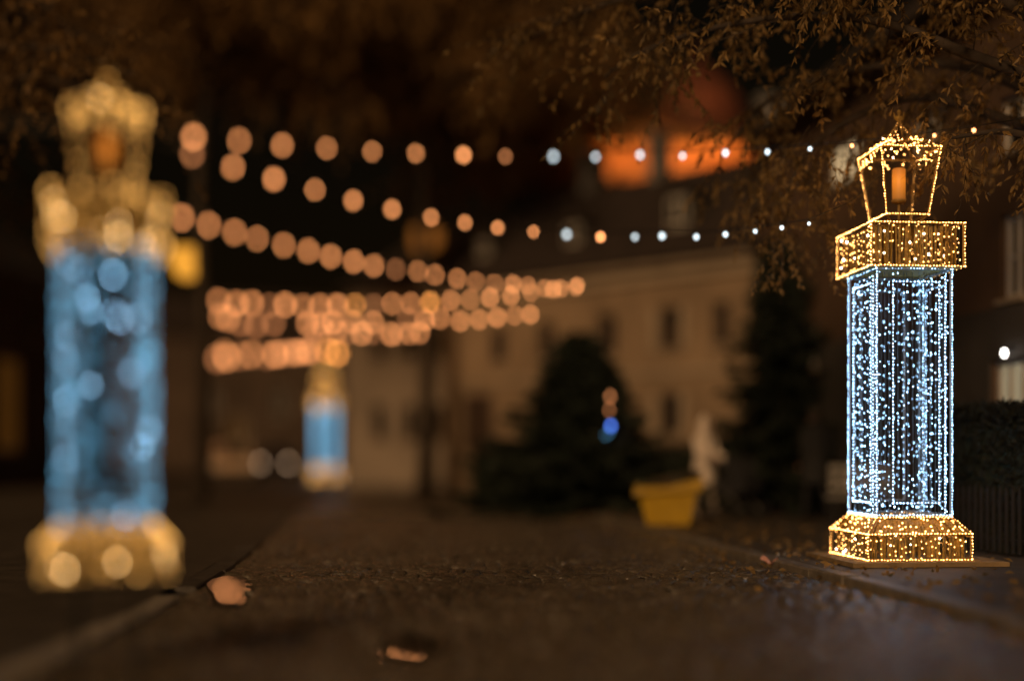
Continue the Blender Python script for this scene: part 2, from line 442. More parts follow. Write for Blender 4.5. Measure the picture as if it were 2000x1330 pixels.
        for _ in range(8 if SP > 2 else 17):
            u, t = rr.uniform(.05,.95), rr.uniform(.02,.8)
            e = B[k].lerp(B[k2], u); e2 = Vector((e.x*.25, e.y*.25, Z['l1']+.16)); c = e.lerp(e2, t); c.z += rr.uniform(-.02,.05)
            (bigs['w'] if rr.random() < .05 else lr).octa(c, .010*LR)
        for _ in range(int(12*min(1, PROB*PROB))):
            e = B[k].lerp(B[k2], rr.uniform(.05,.95)); lr.octa(e + Vector((0,0,-rr.uniform(.02,.11))), .009)
    fin = MB(); fin.box((0,0,Z['ap']+.035), (.10,.012,.035)); fin.tube([(0,0,Z['ap']-.03),(0,0,Z['ap']+.09)], .012, 6)
    fin.ball((0,0,Z['ap']+.10), .02, 8, 5)
    for k in range(4):
        a = k*math.pi/2+.4; fin.tube([(0,0,Z['ap']), (.05*math.cos(a),.05*math.sin(a),Z['ap']+.03), (.07*math.cos(a),.07*math.sin(a),Z['ap']+.08)], .006, 4)
    out['lantern_frame'] = (fl, 'gold_frame'); out['lantern_lights'] = (ll, GOLD)
    out['lantern_roof'] = (fr, 'gold_frame'); out['roof_lights'] = (lr, GOLD); out['finial'] = (fin, 'gold_panel')
    out['white_flash_lights'] = (bigs['w'], WHITE); out['blue_flash_lights'] = (bigs['s'], FLASH)
    cd = MB(); cd.lathe([(.062,3.62),(.066,3.63),(.066,3.93),(.058,3.94),(.02,3.925)], 18)
    st = MB(); st.tube([(0,0,3.31),(0,0,3.62)], .014, 8); st.lathe([(.03,3.58),(.075,3.60),(.075,3.618),(.03,3.618)], 14)
    out['candle'] = (cd, 'candle'); out['candle_stem'] = (st, 'gold_frame')
    return {k: (v.mesh(k, M[m] , k in ('candle','candle_stem')), m) for k, (v, m) in out.items()}

def candle_material():
    m = bpy.data.materials.new('glowing_candle'); m.use_nodes = True
    n = m.node_tree.nodes; l = m.node_tree.links; p = n['Principled BSDF']
    tc = n.new('ShaderNodeTexCoord'); sx = n.new('ShaderNodeSeparateXYZ'); l.new(tc.outputs['Object'], sx.inputs[0])
    mr = n.new('ShaderNodeMapRange'); mr.inputs[1].default_value = 3.62; mr.inputs[2].default_value = 3.94
    l.new(sx.outputs[2], mr.inputs[0])
    rp = n.new('ShaderNodeValToRGB'); cr = rp.color_ramp
    cr.elements[0].color = (.20,.075,.012,1); cr.elements[1].color = (.30,.07,.006,1)
    e = cr.elements.new(.62); e.color = (1.1,.30,.02,1)
    l.new(mr.outputs[0], rp.inputs[0]); l.new(rp.outputs[0], p.inputs['Emission Color'])
    p.inputs['Emission Strength'].default_value = .6; p.inputs['Base Color'].default_value = (.5,.25,.08,1); p.inputs['Roughness'].default_value = .5
    return m
M['candle'] = candle_material()
PM_SHARP = pillar_meshes(11, .74, .85, 1.35, 1.2, 1.6, 1.4, 'led_gold_bright', 'led_blue_bright', 'led_white', 'led_sky')
PM_SOFT = pillar_meshes(12, 1.25, 2.3, .6, 1.5, 4.5, 1.9, 'led_gold', 'led_blue', 'led_flash', 'led_sky')
PM_FAR = pillar_meshes(13, 1.5, 1.1, .9, 1.5, 2.0, 1.8, 'led_gold', 'led_blue', 'led_white', 'led_sky')
def pillar(loc, rz, scale, label, PM):
    root = empty('lantern_pillar', loc, rz, scale)
    tag(root, label, 'light pillar', 'illuminated lantern pillars along the street')
    made = {}
    for k, (me, m) in PM.items():
        par = {'candle_stem': 'candle', 'base_lights': 'base_frame', 'base_wires': 'base_frame', 'shaft_lights': 'shaft_frame', 'shaft_wires': 'shaft_frame',
               'cap_lights': 'cap_frame', 'cap_wires': 'cap_frame', 'lantern_lights': 'lantern_frame', 'roof_lights': 'lantern_roof'}.get(k)
        made[k] = (link(k, me), par)
    for k, (o, par) in made.items():
        o.parent = made[par][0] if par else root
        if k.endswith('lights') or k.endswith('wires'): o['kind'] = 'stuff'
    return root
PR = Vector((3.935, 12.5, PAVE+.045))
pR = pillar(PR, R(5), 1.0, 'sharp glowing lantern pillar of gold and white lights on the right pavement', PM_SHARP)
b = MB(); b.box((0.02,0,-.0225), (1.50,1.30,.045)); b.box((-.25,.1,.0), (.01,.01,.001))
b = MB()
for j in range(6): b.box((0.04, -.58+j*.232, -.0225), (1.56, .226, .044))
b.build('wooden_board', M['board'], pR)
PL = Vector(((210-1000)/FPX*6.5, 6.5, .583)); sL = .584
pL = pillar(PL, R(17.5), sL, 'large blurred lantern pillar of blue and gold lights at the left, nearest', PM_SOFT)
b = MB(); b.box((0,0,-.03), (1.16,1.16,.05)); b.build('added_stand_top', M['steel'], pL)  # added solid black board, keeps the pillar's lights off the ground beneath
for sx in (-1,1):
    for sy in (-1,1):
        b = MB(); b.tube([(sx*.24,sy*.30,-.05),(sx*.24,sy*.30,-(.583-.022)/sL)], .025, 6); b.build('stand_leg', M['steel'], pL)
PF = at(636, 932, 56); PF.z = PAVE_L
pF = pillar(PF, R(20), 1.12, 'small distant lantern pillar of blue and gold lights far down the street', PM_FAR)

# ------------------------------------------------------------------ buildings
class Wall:
    """A vertical wall from A to B (plan points). u runs from A to B, n is the outward normal (towards the camera)."""
    def __init__(s, A, B):
        s.A, s.B = Vector((A[0],A[1],0)), Vector((B[0],B[1],0)); s.L = (s.B-s.A).length; s.d = (s.B-s.A)/s.L
        s.n = Vector((s.d.y, -s.d.x, 0))
        if s.n.dot(-s.A) < 0: s.n = -s.n
    def p(s, u, v, out_=0): return s.A + s.d*u + s.n*out_ + Vector((0,0,v))
    def hit(s, px, py):
        r = Vector(((px-CX)/FPX, 1, (HY-py)/FPX)); o = Vector((0,0,CAMH))
        t = (s.A - o).dot(s.n)/r.dot(s.n); q = o + r*t
        return (q - s.A).dot(s.d), q.z
    def rect(s, px0, px1, py0, py1):
        us = sorted((s.hit(px0, (py0+py1)/2)[0], s.hit(px1, (py0+py1)/2)[0]))
        pc = (px0+px1)/2
        return us[0], us[1], s.hit(pc, py1)[1], s.hit(pc, py0)[1]
def wbox(b, w, u0, u1, v0, v1, o0, o1):
    P = [w.p(u, v, o) for v in (v0, v1) for u, o in ((u0,o0),(u1,o0),(u1,o1),(u0,o1))]
    i = len(b.v); b.v += [tuple(p) for p in P]
    b.f += [tuple(i+k for k in q) for q in ((3,2,1,0),(4,5,6,7),(0,1,5,4),(1,2,6,5),(2,3,7,6),(3,0,4,7))]
def wall_with_holes(w, h, holes, rev=.14, v0=0.0):
    us = sorted(set([0, w.L] + [x for r in holes for x in r[:2]])); vs = sorted(set([v0, h] + [x for r in holes for x in r[2:4]]))
    b = MB()
    for u0, u1 in zip(us, us[1:]):
        for a, c in zip(vs, vs[1:]):
            um, vm = (u0+u1)/2, (a+c)/2
            if any(r[0] < um < r[1] and r[2] < vm < r[3] for r in holes): continue
            b.quad(w.p(u0,a), w.p(u1,a), w.p(u1,c), w.p(u0,c))
    for u0, u1, a, c in [r[:4] for r in holes]:
        b.quad(w.p(u0,a), w.p(u1,a), w.p(u1,a,-rev), w.p(u0,a,-rev)); b.quad(w.p(u0,c,-rev), w.p(u1,c,-rev), w.p(u1,c), w.p(u0,c))
        b.quad(w.p(u0,a), w.p(u0,a,-rev), w.p(u0,c,-rev), w.p(u0,c)); b.quad(w.p(u1,a,-rev), w.p(u1,a), w.p(u1,c), w.p(u1,c,-rev))
    return b
def window(w, r, parent, pane='glass', fm='win_frame', bars=(1, 2), fw=.07, rev=.14, sill=True, curtain=False):
    u0, u1, a, c = r[:4]
    f = MB(); o0, o1 = -rev, -rev+.06
    wbox(f, w, u0, u0+fw, a, c, o0, o1); wbox(f, w, u1-fw, u1, a, c, o0, o1)
    wbox(f, w, u0+fw, u1-fw, a, a+fw, o0, o1); wbox(f, w, u0+fw, u1-fw, c-fw, c, o0, o1)
    for k in range(bars[0]):
        x = u0 + (u1-u0)*(k+1)/(bars[0]+1); wbox(f, w, x-.03, x+.03, a+fw, c-fw, o0, o1-.004)
    win = f.build('window', M[fm], parent)
    nb, mb_ = bars[0]+1, bars[1]
    for k in range(nb):
        ua = u0 + (u1-u0)*k/nb + .03; ub = u0 + (u1-u0)*(k+1)/nb - .03
        p = MB(); p.quad(w.p(ua,a+.03,-rev+.02), w.p(ub,a+.03,-rev+.02), w.p(ub,c-.03,-rev+.02), w.p(ua,c-.03,-rev+.02))
        p.build('pane', M[pane], win)
    if mb_ > 1:
        t = MB()
        for j in range(1, mb_):
            z = a + (c-a)*j/mb_; wbox(t, w, u0+fw, u1-fw, z-.014, z+.014, o0+.002, o1-.012)
        t.build('glazing_bar', M[fm], win)
    if sill:
        s_ = MB(); wbox(s_, w, u0-.06, u1+.06, a-.06, a-.002, -.02, .07); s_.build('sill', M['cornice'], win)
    return win

# --- right house (brown plaster, behind the sharp pillar)
wR = Wall(((2150-CX)/FPX*14.0, 14.0), ((1492-CX)/FPX*24.0, 24.0))
house = empty('brown_house', wR.A); house.matrix_world = Matrix.Translation(wR.A)
tag(house, 'brown plastered house behind the sharp right pillar with one lit upstairs window', 'house')
INV = Matrix.Translation(-wR.A)
HR = 7.3
h_up = [wR.rect(1618,1676,278,356), wR.rect(1780,1848,218,300), wR.rect(1955,2000,415,582), wR.rect(1950,2020,180,290)]
h_dn = [wR.rect(1937,2012,700,800), wR.rect(1560,1600,640,720)]
walls = [wall_with_holes(wR, HR, h_up + h_dn)]
def under(o, root): o.parent = root; o.matrix_parent_inverse = root.matrix_world.inverted(); return o
class Sub:                                   # children given in world coordinates
    pass
o = walls[0].build('wall', M['plaster_brown']); under(o, house)
b = MB(); back = [wR.p(0,0,-7), wR.p(wR.L,0,-7)]
b.quad(wR.p(wR.L,0), wR.p(wR.L,0,-7), wR.p(wR.L,HR,-7), wR.p(wR.L,HR)); b.quad(wR.p(0,0,-7), wR.p(0,0), wR.p(0,HR), wR.p(0,HR,-7))
b.quad(wR.p(wR.L,0,-7), wR.p(0,0,-7), wR.p(0,HR,-7), wR.p(wR.L,HR,-7)); b.poly([wR.p(wR.L,HR), wR.p(wR.L,HR,-7), wR.p(wR.L,HR+3,-3.5)])
under(b.build('side_wall', M['plaster_brown']), house)
b = MB(); lv = wR.hit(1930, 606)[1]
segs = sorted([h_dn[0], h_dn[1]], key=lambda r: r[0]); u = 0
for r in segs + [(wR.L+.0, wR.L, 0, 0)]:
    if r[0] > u: wbox(b, wR, u, r[0], 0, lv, .002, .035)
    if r[1] > r[0]: wbox(b, wR, r[0], r[1], 0, r[2], .002, .035); wbox(b, wR, r[0], r[1], min(r[3], lv-.02), lv, .002, .035)
    u = r[1]
under(b.build('plinth_band', M['plinth']), house)
b = MB(); wbox(b, wR, -.2, wR.L+.25, HR-.16, HR, .003, .30); wbox(b, wR, -.2, wR.L+.25, HR-.30, HR-.161, .003, .12); under(b.build('cornice', M['plaster_brown']), house)
b = MB(); b.quad(wR.p(-.3,HR+.02,.4), wR.p(wR.L+.3,HR+.02,.4), wR.p(wR.L+.3,HR+3.2,-3.5), wR.p(-.3,HR+3.2,-3.5))
b.quad(wR.p(wR.L+.3,HR+.02,-7.4), wR.p(-.3,HR+.02,-7.4), wR.p(-.3,HR+3.2,-3.5), wR.p(wR.L+.3,HR+3.2,-3.5)); roofR = under(b.build('roof', M['roof']), house)
b = MB(); b.tube([wR.p(-.3,HR-.02,.45), wR.p(wR.L+.3,HR-.02,.45)], .06, 8); under(b.build('gutter', M['iron']), house)
WINS = []
class HouseParent: pass
def win_under(root, w, r, **k):
    before = set(bpy.data.objects); wi = window(w, r, None, **k); under(wi, root); return wi
win_under(house, wR, h_up[0], pane='glass_lit', bars=(1, 3))['label'] = 'lit upstairs window with pale curtains'
for r in h_up[1:]: win_under(house, wR, r, bars=(1, 2))
win_under(house, wR, h_dn[0], pane='curtain_lit', bars=(2, 1))['label'] = 'lit ground floor window under the wall lamp'
win_under(house, wR, h_dn[1], bars=(1, 1))
# chimney on the end of the right house
c = at(1502, 250, 25.0); b = MB(); Mx = Matrix.Rotation(math.atan2(wR.d.y, wR.d.x), 3, 'Z')
b.box((c.x, c.y, 7.6), (.36,.5,1.5), Mx); b.box((c.x, c.y, 8.39), (.44,.58,.08), Mx); under(b.build('chimney', M['chimney']), house)
# wall lamp by the entrance
u, v = wR.hit(1984, 690); lp = wR.p(u, v, .16)
wl = empty('wall_lamp', wR.p(u, v)); tag(wl, 'small bright white lamp on the brown house wall at right edge', 'lamp')
b = MB(); b.ball((0,0,0), .026, 12, 8, 1.6); o = b.build('globe', emitter('wall_lamp_globe', (1.0,.93,.85), 14.0), wl, True); o.location = wR.n*.16
b = MB(); b.tube([(0,0,.06), tuple(wR.n*.08+Vector((0,0,.10))), tuple(wR.n*.16+Vector((0,0,.07)))], .012, 6); b.box((0,0,.05), (.08,.08,.10), Mx); b.build('bracket', M['iron'], wl)

# --- cream facade building in the middle
wB = Wall(((1470-CX)/FPX*28.8, 28.8), ((868-CX)/FPX*35.8, 35.8))
HB = CAMH + (HY-497)/FPX*29.1
hB = [wB.rect(1288,1328,602,682), wB.rect(1166,1202,616,694), wB.rect(1050,1082,630,702), wB.rect(958,988,640,708),
      wB.rect(1288,1328,768,848), wB.rect(1166,1202,772,848), wB.rect(1050,1082,775,848), wB.rect(905,962,770,880), wB.rect(1392,1424,590,672)]
town = empty('cream_townhouse'); town.matrix_world = Matrix.Translation(wB.A)
tag(town, 'long cream townhouse with dark dormered roof behind the dark spruces', 'house')
under(wall_with_holes(wB, HB, hB).build('wall', M['plaster']), town)
for r in hB[:7] + hB[8:]: win_under(town, wB, r, bars=(1, 2), fw=.06, fm='win_frame_brown')
r = hB[7]; b = MB(); wbox(b, wB, r[0], r[1], r[2], r[3], -.14, -.08); dr = under(b.build('door', mat('brown_door', (.05,.03,.02), .6)), town)
b = MB(); wbox(b, wB, (r[0]+r[1])/2+.05, (r[0]+r[1])/2+.08, 1.0, 1.2, -.079, -.03); under(b.build('handle', M['iron']), dr)
for r in (hB[0], hB[4]):
    for u0, u1 in ((r[0]-.24, r[0]-.05), (r[1]+.05, r[1]+.24)):
        b = MB(); wbox(b, wB, u0, u1, r[2], r[3], .002, .05); under(b.build('shutter', M['cornice']), town)
b = MB(); wbox(b, wB, -.1, wB.L+.1, HB-.42, HB-.12, .003, .12); wbox(b, wB, -.15, wB.L+.15, HB-.12, HB, .004, .34); under(b.build('cornice', M['cornice']), town)
b = MB(); v = (hB[0][2]+hB[4][3])/2; wbox(b, wB, 0, wB.L, v-.06, v+.06, .003, .06); under(b.build('string_course', M['cornice']), town)
b = MB(); b.quad(wB.p(wB.L,0), wB.p(wB.L,0,-8), wB.p(wB.L,HB,-8), wB.p(wB.L,HB)); b.quad(wB.p(0,0,-8), wB.p(0,0), wB.p(0,HB), wB.p(0,HB,-8)); under(b.build('side_wall', M['plaster']), town)
RH = 3.35
b = MB(); b.quad(wB.p(-.4,HB+.02,.45), wB.p(wB.L+.4,HB+.02,.45), wB.p(wB.L+.4,HB+RH,-4), wB.p(-.4,HB+RH,-4))
b.quad(wB.p(wB.L+.4,HB+.02,-8.5), wB.p(-.4,HB+.02,-8.5), wB.p(-.4,HB+RH,-4), wB.p(wB.L+.4,HB+RH,-4)); roofB = under(b.build('roof', M['roof']), town)
def dormer(px, py0, py1, wpx, parent):
    t = .8                                             # where on the slope the dormer front stands
    o_ = -t
    wD = Wall(wB.p(0,0,o_)[:2], wB.p(wB.L,0,o_)[:2]); u, z0 = wD.hit(px, py1); _, z1 = wD.hit(px, py0)
    hw = wpx/FPX*31/2
    z0 = max(z0, HB+.02+RH*(t+.45)/4.45)
    b = MB(); wbox(b, wB, u-hw-.09, u+hw+.09, z0-.2, z1+.10, o_-1.6, o_)
    d = under(b.build('dormer', M['plinth']), parent)
    f = MB(); wbox(f, wB, u-hw, u+hw, z0+.05, z1, o_+.002, o_+.05); under(f.build('dormer_window', M['win_frame']), d)
    for sx in (-1, 1):
        p = MB(); wbox(p, wB, u+sx*hw*.5-hw*.36, u+sx*hw*.5+hw*.36, z0+.12, z1-.07, o_+.051, o_+.056); under(p.build('pane', M['glass']), d)
    g = MB(); g.quad(wB.p(u-hw-.2,z1+.08,o_+.2), wB.p(u,z1+.42,o_+.2), wB.p(u,z1+.42,o_-2.4), wB.p(u-hw-.2,z1+.08,o_-2.4)); g.quad(wB.p(u,z1+.42,o_+.2), wB.p(u+hw+.2,z1+.08,o_+.2), wB.p(u+hw+.2,z1+.08,o_-2.4), wB.p(u,z1+.42,o_-2.4))
    g.poly([wB.p(u-hw-.2,z1+.08,o_+.18), wB.p(u+hw+.2,z1+.08,o_+.18), wB.p(u,z1+.42,o_+.18)]); under(g.build('dormer_roof', M['roof']), d)
dormer(1325, 388, 448, 44, roofB); dormer(1120, 442, 505, 38, roofB); dormer(946, 474, 528, 34, roofB)
for px, py0, wd, Y in ((1158, 305, .5, 37.2), (1288, 268, .36, 35.6)):
    c = at(px, py0, Y); b = MB(); Mx = Matrix.Rotation(math.atan2(wB.d.y, wB.d.x), 3, 'Z'); zb = HB+RH-1.3
    b.box((c.x, c.y, (c.z+zb)/2), (wd, .7, c.z-zb), Mx); b.box((c.x, c.y, c.z+.05), (wd+.12,.82,.1), Mx); under(b.build('chimney', M['chimney']), town)

# --- grey house closing the street, left of the townhouse
wC = Wall(at(900,884,41)[:2], at(676,884,45)[:2]); HC = CAMH + (HY-560)/FPX*43
greyh = empty('grey_house'); greyh.matrix_world = Matrix.Translation(wC.A)
tag(greyh, 'pale grey house in shadow between the far pillar and the cream townhouse', 'house')
hC = [wC.rect(x-14, x+14, y0, y1) for x in (740, 800, 862) for y0, y1 in ((640,700),(790,860))]
under(wall_with_holes(wC, HC, hC).build('wall', M['plaster_far']), greyh)
for r in hC: win_under(greyh, wC, r, bars=(1, 2), fw=.06, fm='win_frame_brown')
b = MB(); b.quad(wC.p(-.3,HC,.4), wC.p(wC.L+.3,HC,.4), wC.p(wC.L+.3,HC+2.6,-4), wC.p(-.3,HC+2.6,-4)); b.quad(wC.p(-.3,HC,-8.4), wC.p(wC.L+.3,HC,-8.4), wC.p(wC.L+.3,HC+2.6,-4), wC.p(-.3,HC+2.6,-4)); under(b.build('roof', M['roof']), greyh)
b = MB(); b.quad(wC.p(wC.L,0), wC.p(wC.L,0,-8), wC.p(wC.L,HC,-8), wC.p(wC.L,HC)); b.quad(wC.p(0,0,-8), wC.p(0,0), wC.p(0,HC), wC.p(0,HC,-8)); b.poly([wC.p(wC.L,HC), wC.p(wC.L,HC,-8), wC.p(wC.L,HC+2.6,-4)]); under(b.build('side_wall', M['plaster_far']), greyh)

# --- left dark house with an amber window, and a far one
M['plaster_dark'] = mat('dark_plaster', (.10,.07,.05), .9, noise=.4, scale=.8)
wD_ = Wall((-19.5, 30.0), (-18.5, 56.0)); HD = 8.0
lefth = empty('dark_house'); lefth.matrix_world = Matrix.Translation(wD_.A)
tag(lefth, 'tall dark house along the left edge with an amber lit window', 'house')
hD = [wD_.rect(-6, 42, 700, 880), wD_.rect(52, 80, 560, 660), wD_.rect(150,170,600,680)]
under(wall_with_holes(wD_, HD, hD).build('wall', M['plaster_dark']), lefth)
win_under(lefth, wD_, hD[0], pane='glass_amber', bars=(2, 2))['label'] = 'amber lit window at the left edge'
for r in hD[1:]: win_under(lefth, wD_, r, bars=(1, 2))
b = MB(); b.quad(wD_.p(-.3,HD,.4), wD_.p(wD_.L+.3,HD,.4), wD_.p(wD_.L+.3,HD+3,-4), wD_.p(-.3,HD+3,-4)); under(b.build('roof', M['roof']), lefth)
b = MB(); b.quad(wD_.p(wD_.L,0), wD_.p(wD_.L,0,-8), wD_.p(wD_.L,HD,-8), wD_.p(wD_.L,HD)); b.quad(wD_.p(0,0,-8), wD_.p(0,0), wD_.p(0,HD), wD_.p(0,HD,-8)); under(b.build('side_wall', M['plaster_dark']), lefth)
wE = Wall(at(200,884,74)[:2], at(680,884,80)[:2]); HE = 8.5
farh = empty('far_house'); farh.matrix_world = Matrix.Translation(wE.A)
tag(farh, 'dark house at the far end of the street left of the distant pillar', 'house')
hE = [wE.rect(448,482,815,868), wE.rect(530,560,760,810), wE.rect(395,425,760,810)]
under(wall_with_holes(wE, HE, hE).build('wall', M['plaster_dark']), farh)
win_under(farh, wE, hE[0], pane='glass_amber', bars=(1, 1))
for r in hE[1:]: win_under(farh, wE, r, bars=(1, 2))
b = MB(); b.quad(wE.p(-.3,HE,.4), wE.p(wE.L+.3,HE,.4), wE.p(wE.L+.3,HE+3,-4), wE.p(-.3,HE+3,-4)); under(b.build('roof', M['roof']), farh)

# --- floodlit church with an onion-like helm behind the townhouse roof
YC = 47.0
church = empty('church', at(1330, HY, YC)); church.location.z = 0
tag(church, 'floodlit orange church roof and domed turret behind the townhouse roof', 'church')
cx0 = church.location.x
k = YC/FPX
xw0, xw1 = (1185-1330)*k, (1452-1330)*k; ze = CAMH + (HY-290)*k; zr = CAMH + (HY-226)*k
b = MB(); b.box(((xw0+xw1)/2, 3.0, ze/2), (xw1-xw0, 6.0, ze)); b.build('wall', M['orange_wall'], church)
b = MB(); e = .55; x0, x1, y0, y1 = xw0-e, xw1+e, -e, 6+e; r0, r1 = x0+2.7, x1-1.9
b.quad((x0,y0,ze-.1),(x1,y0,ze-.1),(r1,3,zr+.75),(r0,3,zr+.75)); b.quad((x1,y1,ze-.1),(x0,y1,ze-.1),(r0,3,zr+.75),(r1,3,zr+.75))
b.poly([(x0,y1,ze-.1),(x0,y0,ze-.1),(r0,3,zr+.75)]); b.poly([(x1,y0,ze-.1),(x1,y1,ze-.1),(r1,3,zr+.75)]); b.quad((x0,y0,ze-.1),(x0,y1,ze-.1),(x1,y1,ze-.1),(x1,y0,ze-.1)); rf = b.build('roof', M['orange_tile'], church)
b = MB(); b.box(((x0+x1)/2, y0-.06, ze-.14), (x1-x0,.16,.2)); b.build('eave_board', M['orange_tile'], rf)
tx = (1386-1330)*k
DP = [(1.78,zr-.3),(1.80,zr+.2),(1.72,zr+.7),(1.52,zr+1.25),(1.20,zr+1.75),(.80,zr+2.2),(.40,zr+2.5),(.12,zr+2.7),(.05,zr+3.5)]
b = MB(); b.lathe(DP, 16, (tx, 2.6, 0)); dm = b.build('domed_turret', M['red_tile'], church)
b = MB()
for j in range(16):
    t = 2*math.pi*j/16; pr = DP[:7]
    b.tube([(tx+(r_+.02)*math.cos(t), 2.6+(r_+.02)*math.sin(t), z_) for r_, z_ in pr], .04, 4)
b.build('dome_rib', M['red_tile'], dm)
for px, dx in ((1236, 0), (1430, .2)):
    fl = empty('floodlight', Vector(((px-CX)/FPX*42, 42.0, HB+RH-1.6)))
    tag(fl, 'orange floodlight aimed at the church roof, %s one' % ('left' if px < 1300 else 'right'), 'floodlight')
    b = MB(); b.box((0,0,.15), (.4,.25,.3), Matrix.Rotation(R(35), 3, 'X')); b.build('housing', M['iron'], fl)
    b = MB(); b.tube([(0,0,.05),(0,0,-(fl.location.z)+.02)], .05, 6); b.build('mast', M['iron'], fl)
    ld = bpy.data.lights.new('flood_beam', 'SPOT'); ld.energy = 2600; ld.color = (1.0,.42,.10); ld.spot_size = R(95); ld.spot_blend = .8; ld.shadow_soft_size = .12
    lo = link('flood_beam', ld, fl); lo.location = (0,.22,.36)
    d = Vector((church.location.x + dx*3 - fl.location.x, YC+1.5-fl.location.y, zr-.6-fl.location.z)); lo.rotation_euler = (-d).to_track_quat('Z','Y').to_euler()

# ------------------------------------------------------------------ trees
def leaf_quad(b, p, d, L, W, rr):
    d = d.normalized(); a = Vector((rr.gauss(0,1), rr.gauss(0,1), rr.gauss(0,1))); s_ = d.cross(a)
    if s_.length < 1e-4: s_ = d.orthogonal()
    s_ = s_.normalized()*W/2; nn = d.cross(s_).normalized()*W*.25
    b.quad(p, p+d*L*.45+s_+nn, p+d*L, p+d*L*.45-s_+nn)
def twig(bt, bl, p, d, L, nl, rr, leafL=.085, leafW=.026, droop=.5, seg=6, r0=.005):
    pts = [Vector(p)]; dd = Vector(d).normalized()
    for k in range(seg):
        dd = (dd + Vector((rr.gauss(0,.13), rr.gauss(0,.13), rr.gauss(0,.10) - droop/seg))).normalized(); pts.append(pts[-1] + dd*L/seg)
    bt.tube(pts, [r0*(1-.75*k/seg) for k in range(seg+1)], 3, False)
    for k in range(nl):
        t = rr.uniform(.15,1.0)*seg; i = min(seg-1, int(t)); q = pts[i].lerp(pts[i+1], t-i)
        ax = (pts[i+1]-pts[i]).normalized()
        ld = (ax*.5 + Vector((rr.gauss(0,.55), rr.gauss(0,.55), rr.gauss(-.55,.4)))).normalized()
        leaf_quad(bl, q, ld, leafL*rr.uniform(.6,1.25), leafW*rr.uniform(.7,1.3), rr)
    return pts
def curve(pts, n):                                    # Catmull-Rom
    P = [pts[0]] + list(pts) + [pts[-1]]; out_ = []
    for k in range(1, len(P)-2):
        for j in range(n):
            t = j/n; a, b_, c_, d_ = P[k-1], P[k], P[k+1], P[k+2]
            out_.append(.5*((2*b_) + (c_-a)*t + (2*a-5*b_+4*c_-d_)*t*t + (3*b_-a-3*c_+d_)*t**3))
    return out_ + [P[-2]]
# right tree: trunk outside the frame at right, limbs reach across the top of the picture
rr = random.Random(21)
tr = empty('linden_tree', (6.9, 12.6, PAVE)); tag(tr, 'leafy tree overhanging the right pillar with brown autumn leaves', 'tree')
O = Vector(tr.location)
bt, bw, bl = MB(), MB(), MB()
bt.tube(curve([Vector((0,0,-.05)), Vector((-.05,0,1.2)), Vector((0,.05,2.6)), Vector((-.1,0,4.2)), Vector((-.3,.1,6.0)), Vector((-.2,.1,8.2))], 6), [.30-.0075*k for k in range(31)], 10)
limbs_px = [  # (px, py, Y) control points of the limbs, from the trunk outwards
    [(2280,330,12.5),(2100,190,12.4),(1900,110,12.3),(1700,40,12.5),(1480,40,12.9),(1280,90,13.4),(1180,150,13.8)],
    [(2280,250,12.6),(2050,60,12.8),(1850,-40,13.0),(1600,-60,13.2),(1350,-30,13.6),(1150,20,14.2),(1010,90,14.8)],
    [(2290,420,12.5),(2120,300,13.0),(1950,230,13.3),(1800,190,13.5),(1660,235,13.6),(1570,310,13.5),(1530,400,13.4)],
    [(2290,420,12.4),(2120,320,12.0),(1980,260,11.9),(1860,270,11.9)],
    [(2290,200,12.6),(2100,-60,12.2),(1950,-120,11.9),(1750,-100,11.7),(1550,-80,11.9)],
    [(2290,380,12.6),(2100,230,13.6),(1880,130,14.0),(1650,140,14.3),(1500,200,14.4),(1420,290,14.3)],
]
def limb_tree(limbs, O, bt, bw, bl, rr, spacing, tw_L, nl, leafL, leafW, r0=.075, skip=.25):
    for L in limbs:
        pts = [at(*q) - O for q in L]; c_ = curve(pts, 10); n = len(c_)
        bt.tube(c_, [r0*(1-.9*k/n)+.006 for k in range(n)], 6)
        acc = 0
        for k in range(1, n):
            if k/n < skip: continue
            acc += (c_[k]-c_[k-1]).length
            while acc > spacing:
                acc -= spacing
                ax = (c_[k]-c_[k-1]).normalized(); side = Vector((rr.gauss(0,1), rr.gauss(0,1), rr.gauss(-.1,.7)))
                d = (side - ax*side.dot(ax)*.6).normalized() + ax*.5
                pts2 = twig(bw, bl, c_[k], d, tw_L*rr.uniform(.5,1.3), nl, rr, leafL, leafW, .7, 7, .008)
                for j in (2, 3, 4, 5):
                    if rr.random() < .75:
                        d2 = (Vector((rr.gauss(0,.8), rr.gauss(0,.8), rr.gauss(-.4,.5))) + (pts2[j+1]-pts2[j]).normalized()*.6)
                        twig(bw, bl, pts2[j], d2, tw_L*rr.uniform(.3,.7), nl, rr, leafL, leafW, .9, 5, .0045)
limb_tree(limbs_px, O, bt, bw, bl, rr, .135, 1.0, 13, .10, .035)
# drooping sprays left of the pillar
for px, py, Y in ((1560,300,13.4),(1600,260,13.2),(1530,380,13.4),(1500,300,14.2),(1460,300,14.2),(1640,250,13.5),(1580,340,13.4),(1480,340,14.2)):
    for _ in range(3):
        p = at(px+rr.uniform(-25,25), py+rr.uniform(-20,20), Y) - O
        q = twig(bw, bl, p, Vector((rr.gauss(0,.4), rr.gauss(0,.3), -.7)), rr.uniform(.7,1.5), 24, rr, .08, .027, .5, 8, .006)
        for j in (2,4,6): twig(bw, bl, q[j], Vector((rr.gauss(0,.7), rr.gauss(0,.5), -.3)), rr.uniform(.25,.5), 12, rr, .08, .027, .6, 4, .004)
bt.build('trunk', M['bark'], tr, True); tag(bw.build('twigs', M['bark'], tr), kind='stuff'); tag(bl.build('crown', M['leaf'], tr), kind='stuff')

